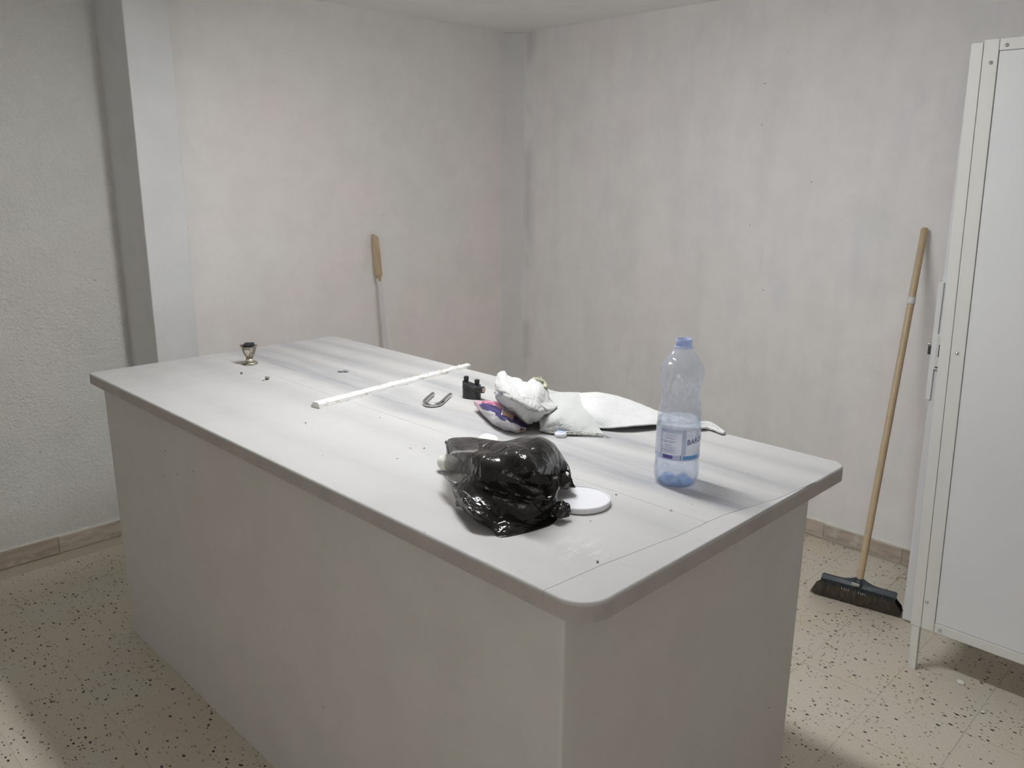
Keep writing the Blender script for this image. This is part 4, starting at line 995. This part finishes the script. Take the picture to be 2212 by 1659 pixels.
for (x, y, z0, z1, r) in ((-0.0165, 0, 0.046, 0.0625, 0.0072), (0.0165, 0, 0.039, 0.056, 0.0072)):
    kb = MB().lathe([(r*0.9, z0), (r*0.92, z1-0.010), (r, z1-0.009), (r, z1-0.001), (r*0.9, z1), (r*0.45, z1), (r*0.4, z1-0.003), (0.0004, z1-0.003)], 24); kb.xf(Matrix.Translation((x, y, 0))).obj('knob', M['black_plastic'], ft, smooth=False)
brl = MB().lathe([(0.0100, 0), (0.0100, 0.026), (0.0090, 0.027), (0.0086, 0.0262)], 28).xf(Matrix.Translation((0.008, -0.010, 0.028)) @ Matrix.Rotation(math.radians(68), 4, 'Y') @ Matrix.Rotation(0, 4, 'Z'))
brl2 = MB().tube([(0.016, -0.006, 0.029), (0.041, -0.012, 0.031)], 0.0098, 28).obj('barrel', M['black_plastic'], ft, smooth=False)
MB().tube([(0.0408, -0.0119, 0.031), (0.0424, -0.0124, 0.0311)], 0.0074, 28).obj('copper_plug', M['copper'], ft, smooth=False)
for ch in ft.children: auto_smooth(ch, 40)

# incense cup
cu_ = empty('incense_cup', (0.4294, 1.8069, 0.9000)); cu_.rotation_euler.z = -0.7888; tag(cu_, 'small tarnished silver footed cup with an embossed side', 'cup')
def cupw(r, z, a, j):
    if z > 0.054: z = z+0.0045*abs(math.cos(a))**5*(1 if True else 0); r = r*(1+0.10*abs(math.cos(a))**6)
    rel = 0.0015*math.exp(-((a-4.9)/0.5)**2)*math.exp(-((z-0.042)/0.010)**2)
    return r+rel, z
MB().lathe([(0.001, 0.0), (0.0245, 0.0), (0.0262, 0.002), (0.0262, 0.0045), (0.0240, 0.007), (0.0165, 0.0085), (0.0140, 0.0095)], 48).obj('foot', M['silver'], cu_, smooth=False)
MB().lathe([(0.0125, 0.009), (0.0145, 0.0115), (0.0145, 0.014), (0.0120, 0.016), (0.0110, 0.0185)], 40).obj('collar', M['silver_light'], cu_, smooth=True)
cbo = MB().lathe([(0.0110, 0.018), (0.0118, 0.022), (0.0150, 0.028), (0.0195, 0.038), (0.0222, 0.048), (0.0232, 0.055), (0.0258, 0.0585), (0.0262, 0.0605), (0.0235, 0.0605), (0.0212, 0.054), (0.0195, 0.046), (0.0120, 0.030), (0.001, 0.028)], 64, cupw).obj('bowl', M['silver'], cu_, smooth=False)
rel = MB()
pts_ = [(-0.55, 0.052), (0.15, 0.054), (0.42, 0.050), (0.38, 0.038), (0.10, 0.028), (-0.05, 0.030), (-0.42, 0.040)]
def bowl_r(z):
    pr = [(0.018, 0.0110), (0.022, 0.0118), (0.028, 0.0150), (0.038, 0.0195), (0.048, 0.0222), (0.055, 0.0232), (0.06, 0.0262)]
    for k in range(len(pr)-1):
        if pr[k][0] <= z <= pr[k+1][0]: return pr[k][1]+(pr[k+1][1]-pr[k][1])*(z-pr[k][0])/(pr[k+1][0]-pr[k][0])
    return 0.02
def cyl(a, z, dr): r = bowl_r(z)+dr; return (r*math.cos(a-PI/2), r*math.sin(a-PI/2), z)
cz = sum(z for _, z in pts_)/7; ca_ = sum(a for a, _ in pts_)/7
V = [cyl(ca_, cz, 0.0026)]+[cyl(a*0.6+ca_*0.4, z*0.6+cz*0.4, 0.0024) for a, z in pts_]+[cyl(a, z, 0.0002) for a, z in pts_]
F = [(0, 1+i, 1+(i+1) % 7) for i in range(7)]+[(1+i, 8+i, 8+(i+1) % 7, 1+(i+1) % 7) for i in range(7)]
ro = rel.add(V, F).obj('relief', M['silver_light'], cu_, smooth=True); bm_fix(ro)
for ch in cu_.children: auto_smooth(ch, 42)
cc = Vector((0.4294, 1.8069, 0.9000))
tag(blob('charcoal', (cc.x+0.002, cc.y+0.0, cc.z+0.0535), (0.0185, 0.0185, 0.0095), M['charcoal'], 0.3, 4, 3, 0.16), 'black lump of charcoal in the silver cup', 'charcoal')

# crumbs on the counter
tag(blob('pebble', (0.3409, 1.6941, 0.9000), (0.0042, 0.0042, 0.0036), M['stone_crumb'], 0, 1, 2, 0.2), 'tiny round dark crumb in front of the silver cup', 'crumb', 'crumbs on the counter')
ck = empty('pebble', (0.3627, 1.5746, 0.9000)); tag(ck, 'grey crumb with a pale flake, between the silver cup and the white strip', 'crumb', 'crumbs on the counter')
blob('lump', (0, 0, 0), (0.0075, 0.0065, 0.0045), M['stone_crumb'], 0.5, 8, 2, 0.4, ck); blob('flake', (-0.011, -0.001, 0), (0.006, 0.003, 0.0018), M['plaster_chip'], 0.2, 9, 2, 0.4, ck)
ck = empty('pebble', (0.5832, 1.5004, 0.9000)); tag(ck, 'speckled grey ash crumb near the middle of the counter', 'crumb', 'crumbs on the counter')
for k, (dx, dy, s) in enumerate(((0, 0, .007), (0.010, -0.007, .006), (-0.007, 0.006, .005), (0.014, -0.011, .0045))): blob('lump', (dx, dy, 0), (s, s*0.9, s*0.7), M['ash_crumb'], k, k+3, 2, 0.45, ck)
rk = random.Random(21)
for k in range(12):
    x, y = (rk.uniform(0.15, 0.4), rk.uniform(0.7, 1.2)) if k < 7 else (rk.uniform(0.05, 0.5), rk.uniform(0.08, 0.3))
    s = rk.uniform(0.0010, 0.0022)
    tag(blob('grit', (x, y, T), (s*1.6, s, s*0.7), M['stone_crumb'] if k % 2 else M['plaster_chip'], rk.random()*3, k, 1, 0.3), 'tiny %s speck of grit on the marble, %s' % ('dark' if k % 2 else 'pale', 'between the white strip and the black bag' if k < 7 else 'near the rounded front corner of the counter'), 'grit', '%s grit specks %s' % ('dark' if k % 2 else 'pale', 'left of the bag' if k < 7 else 'near the front corner'))
# plaster chips on the floor by the locker
for k, (p, s, lb) in enumerate((((1.6788, 0.0051, 0.0000), 0.006, 'small white plaster chip at the foot of the locker leg'), ((1.7287, -0.0984, 0.0000), 0.013, 'largest white plaster chip, on the floor beside the locker shadow'), ((1.6167, -0.1940, 0.0000), 0.009, 'flat white plaster chip on open floor right of the counter'))):
    tag(blob('plaster_chip', p, (s, s*0.7, s*0.4), M['plaster_chip'], k, k+2, 1, 0.35), lb, 'chip', 'plaster chips on the floor')
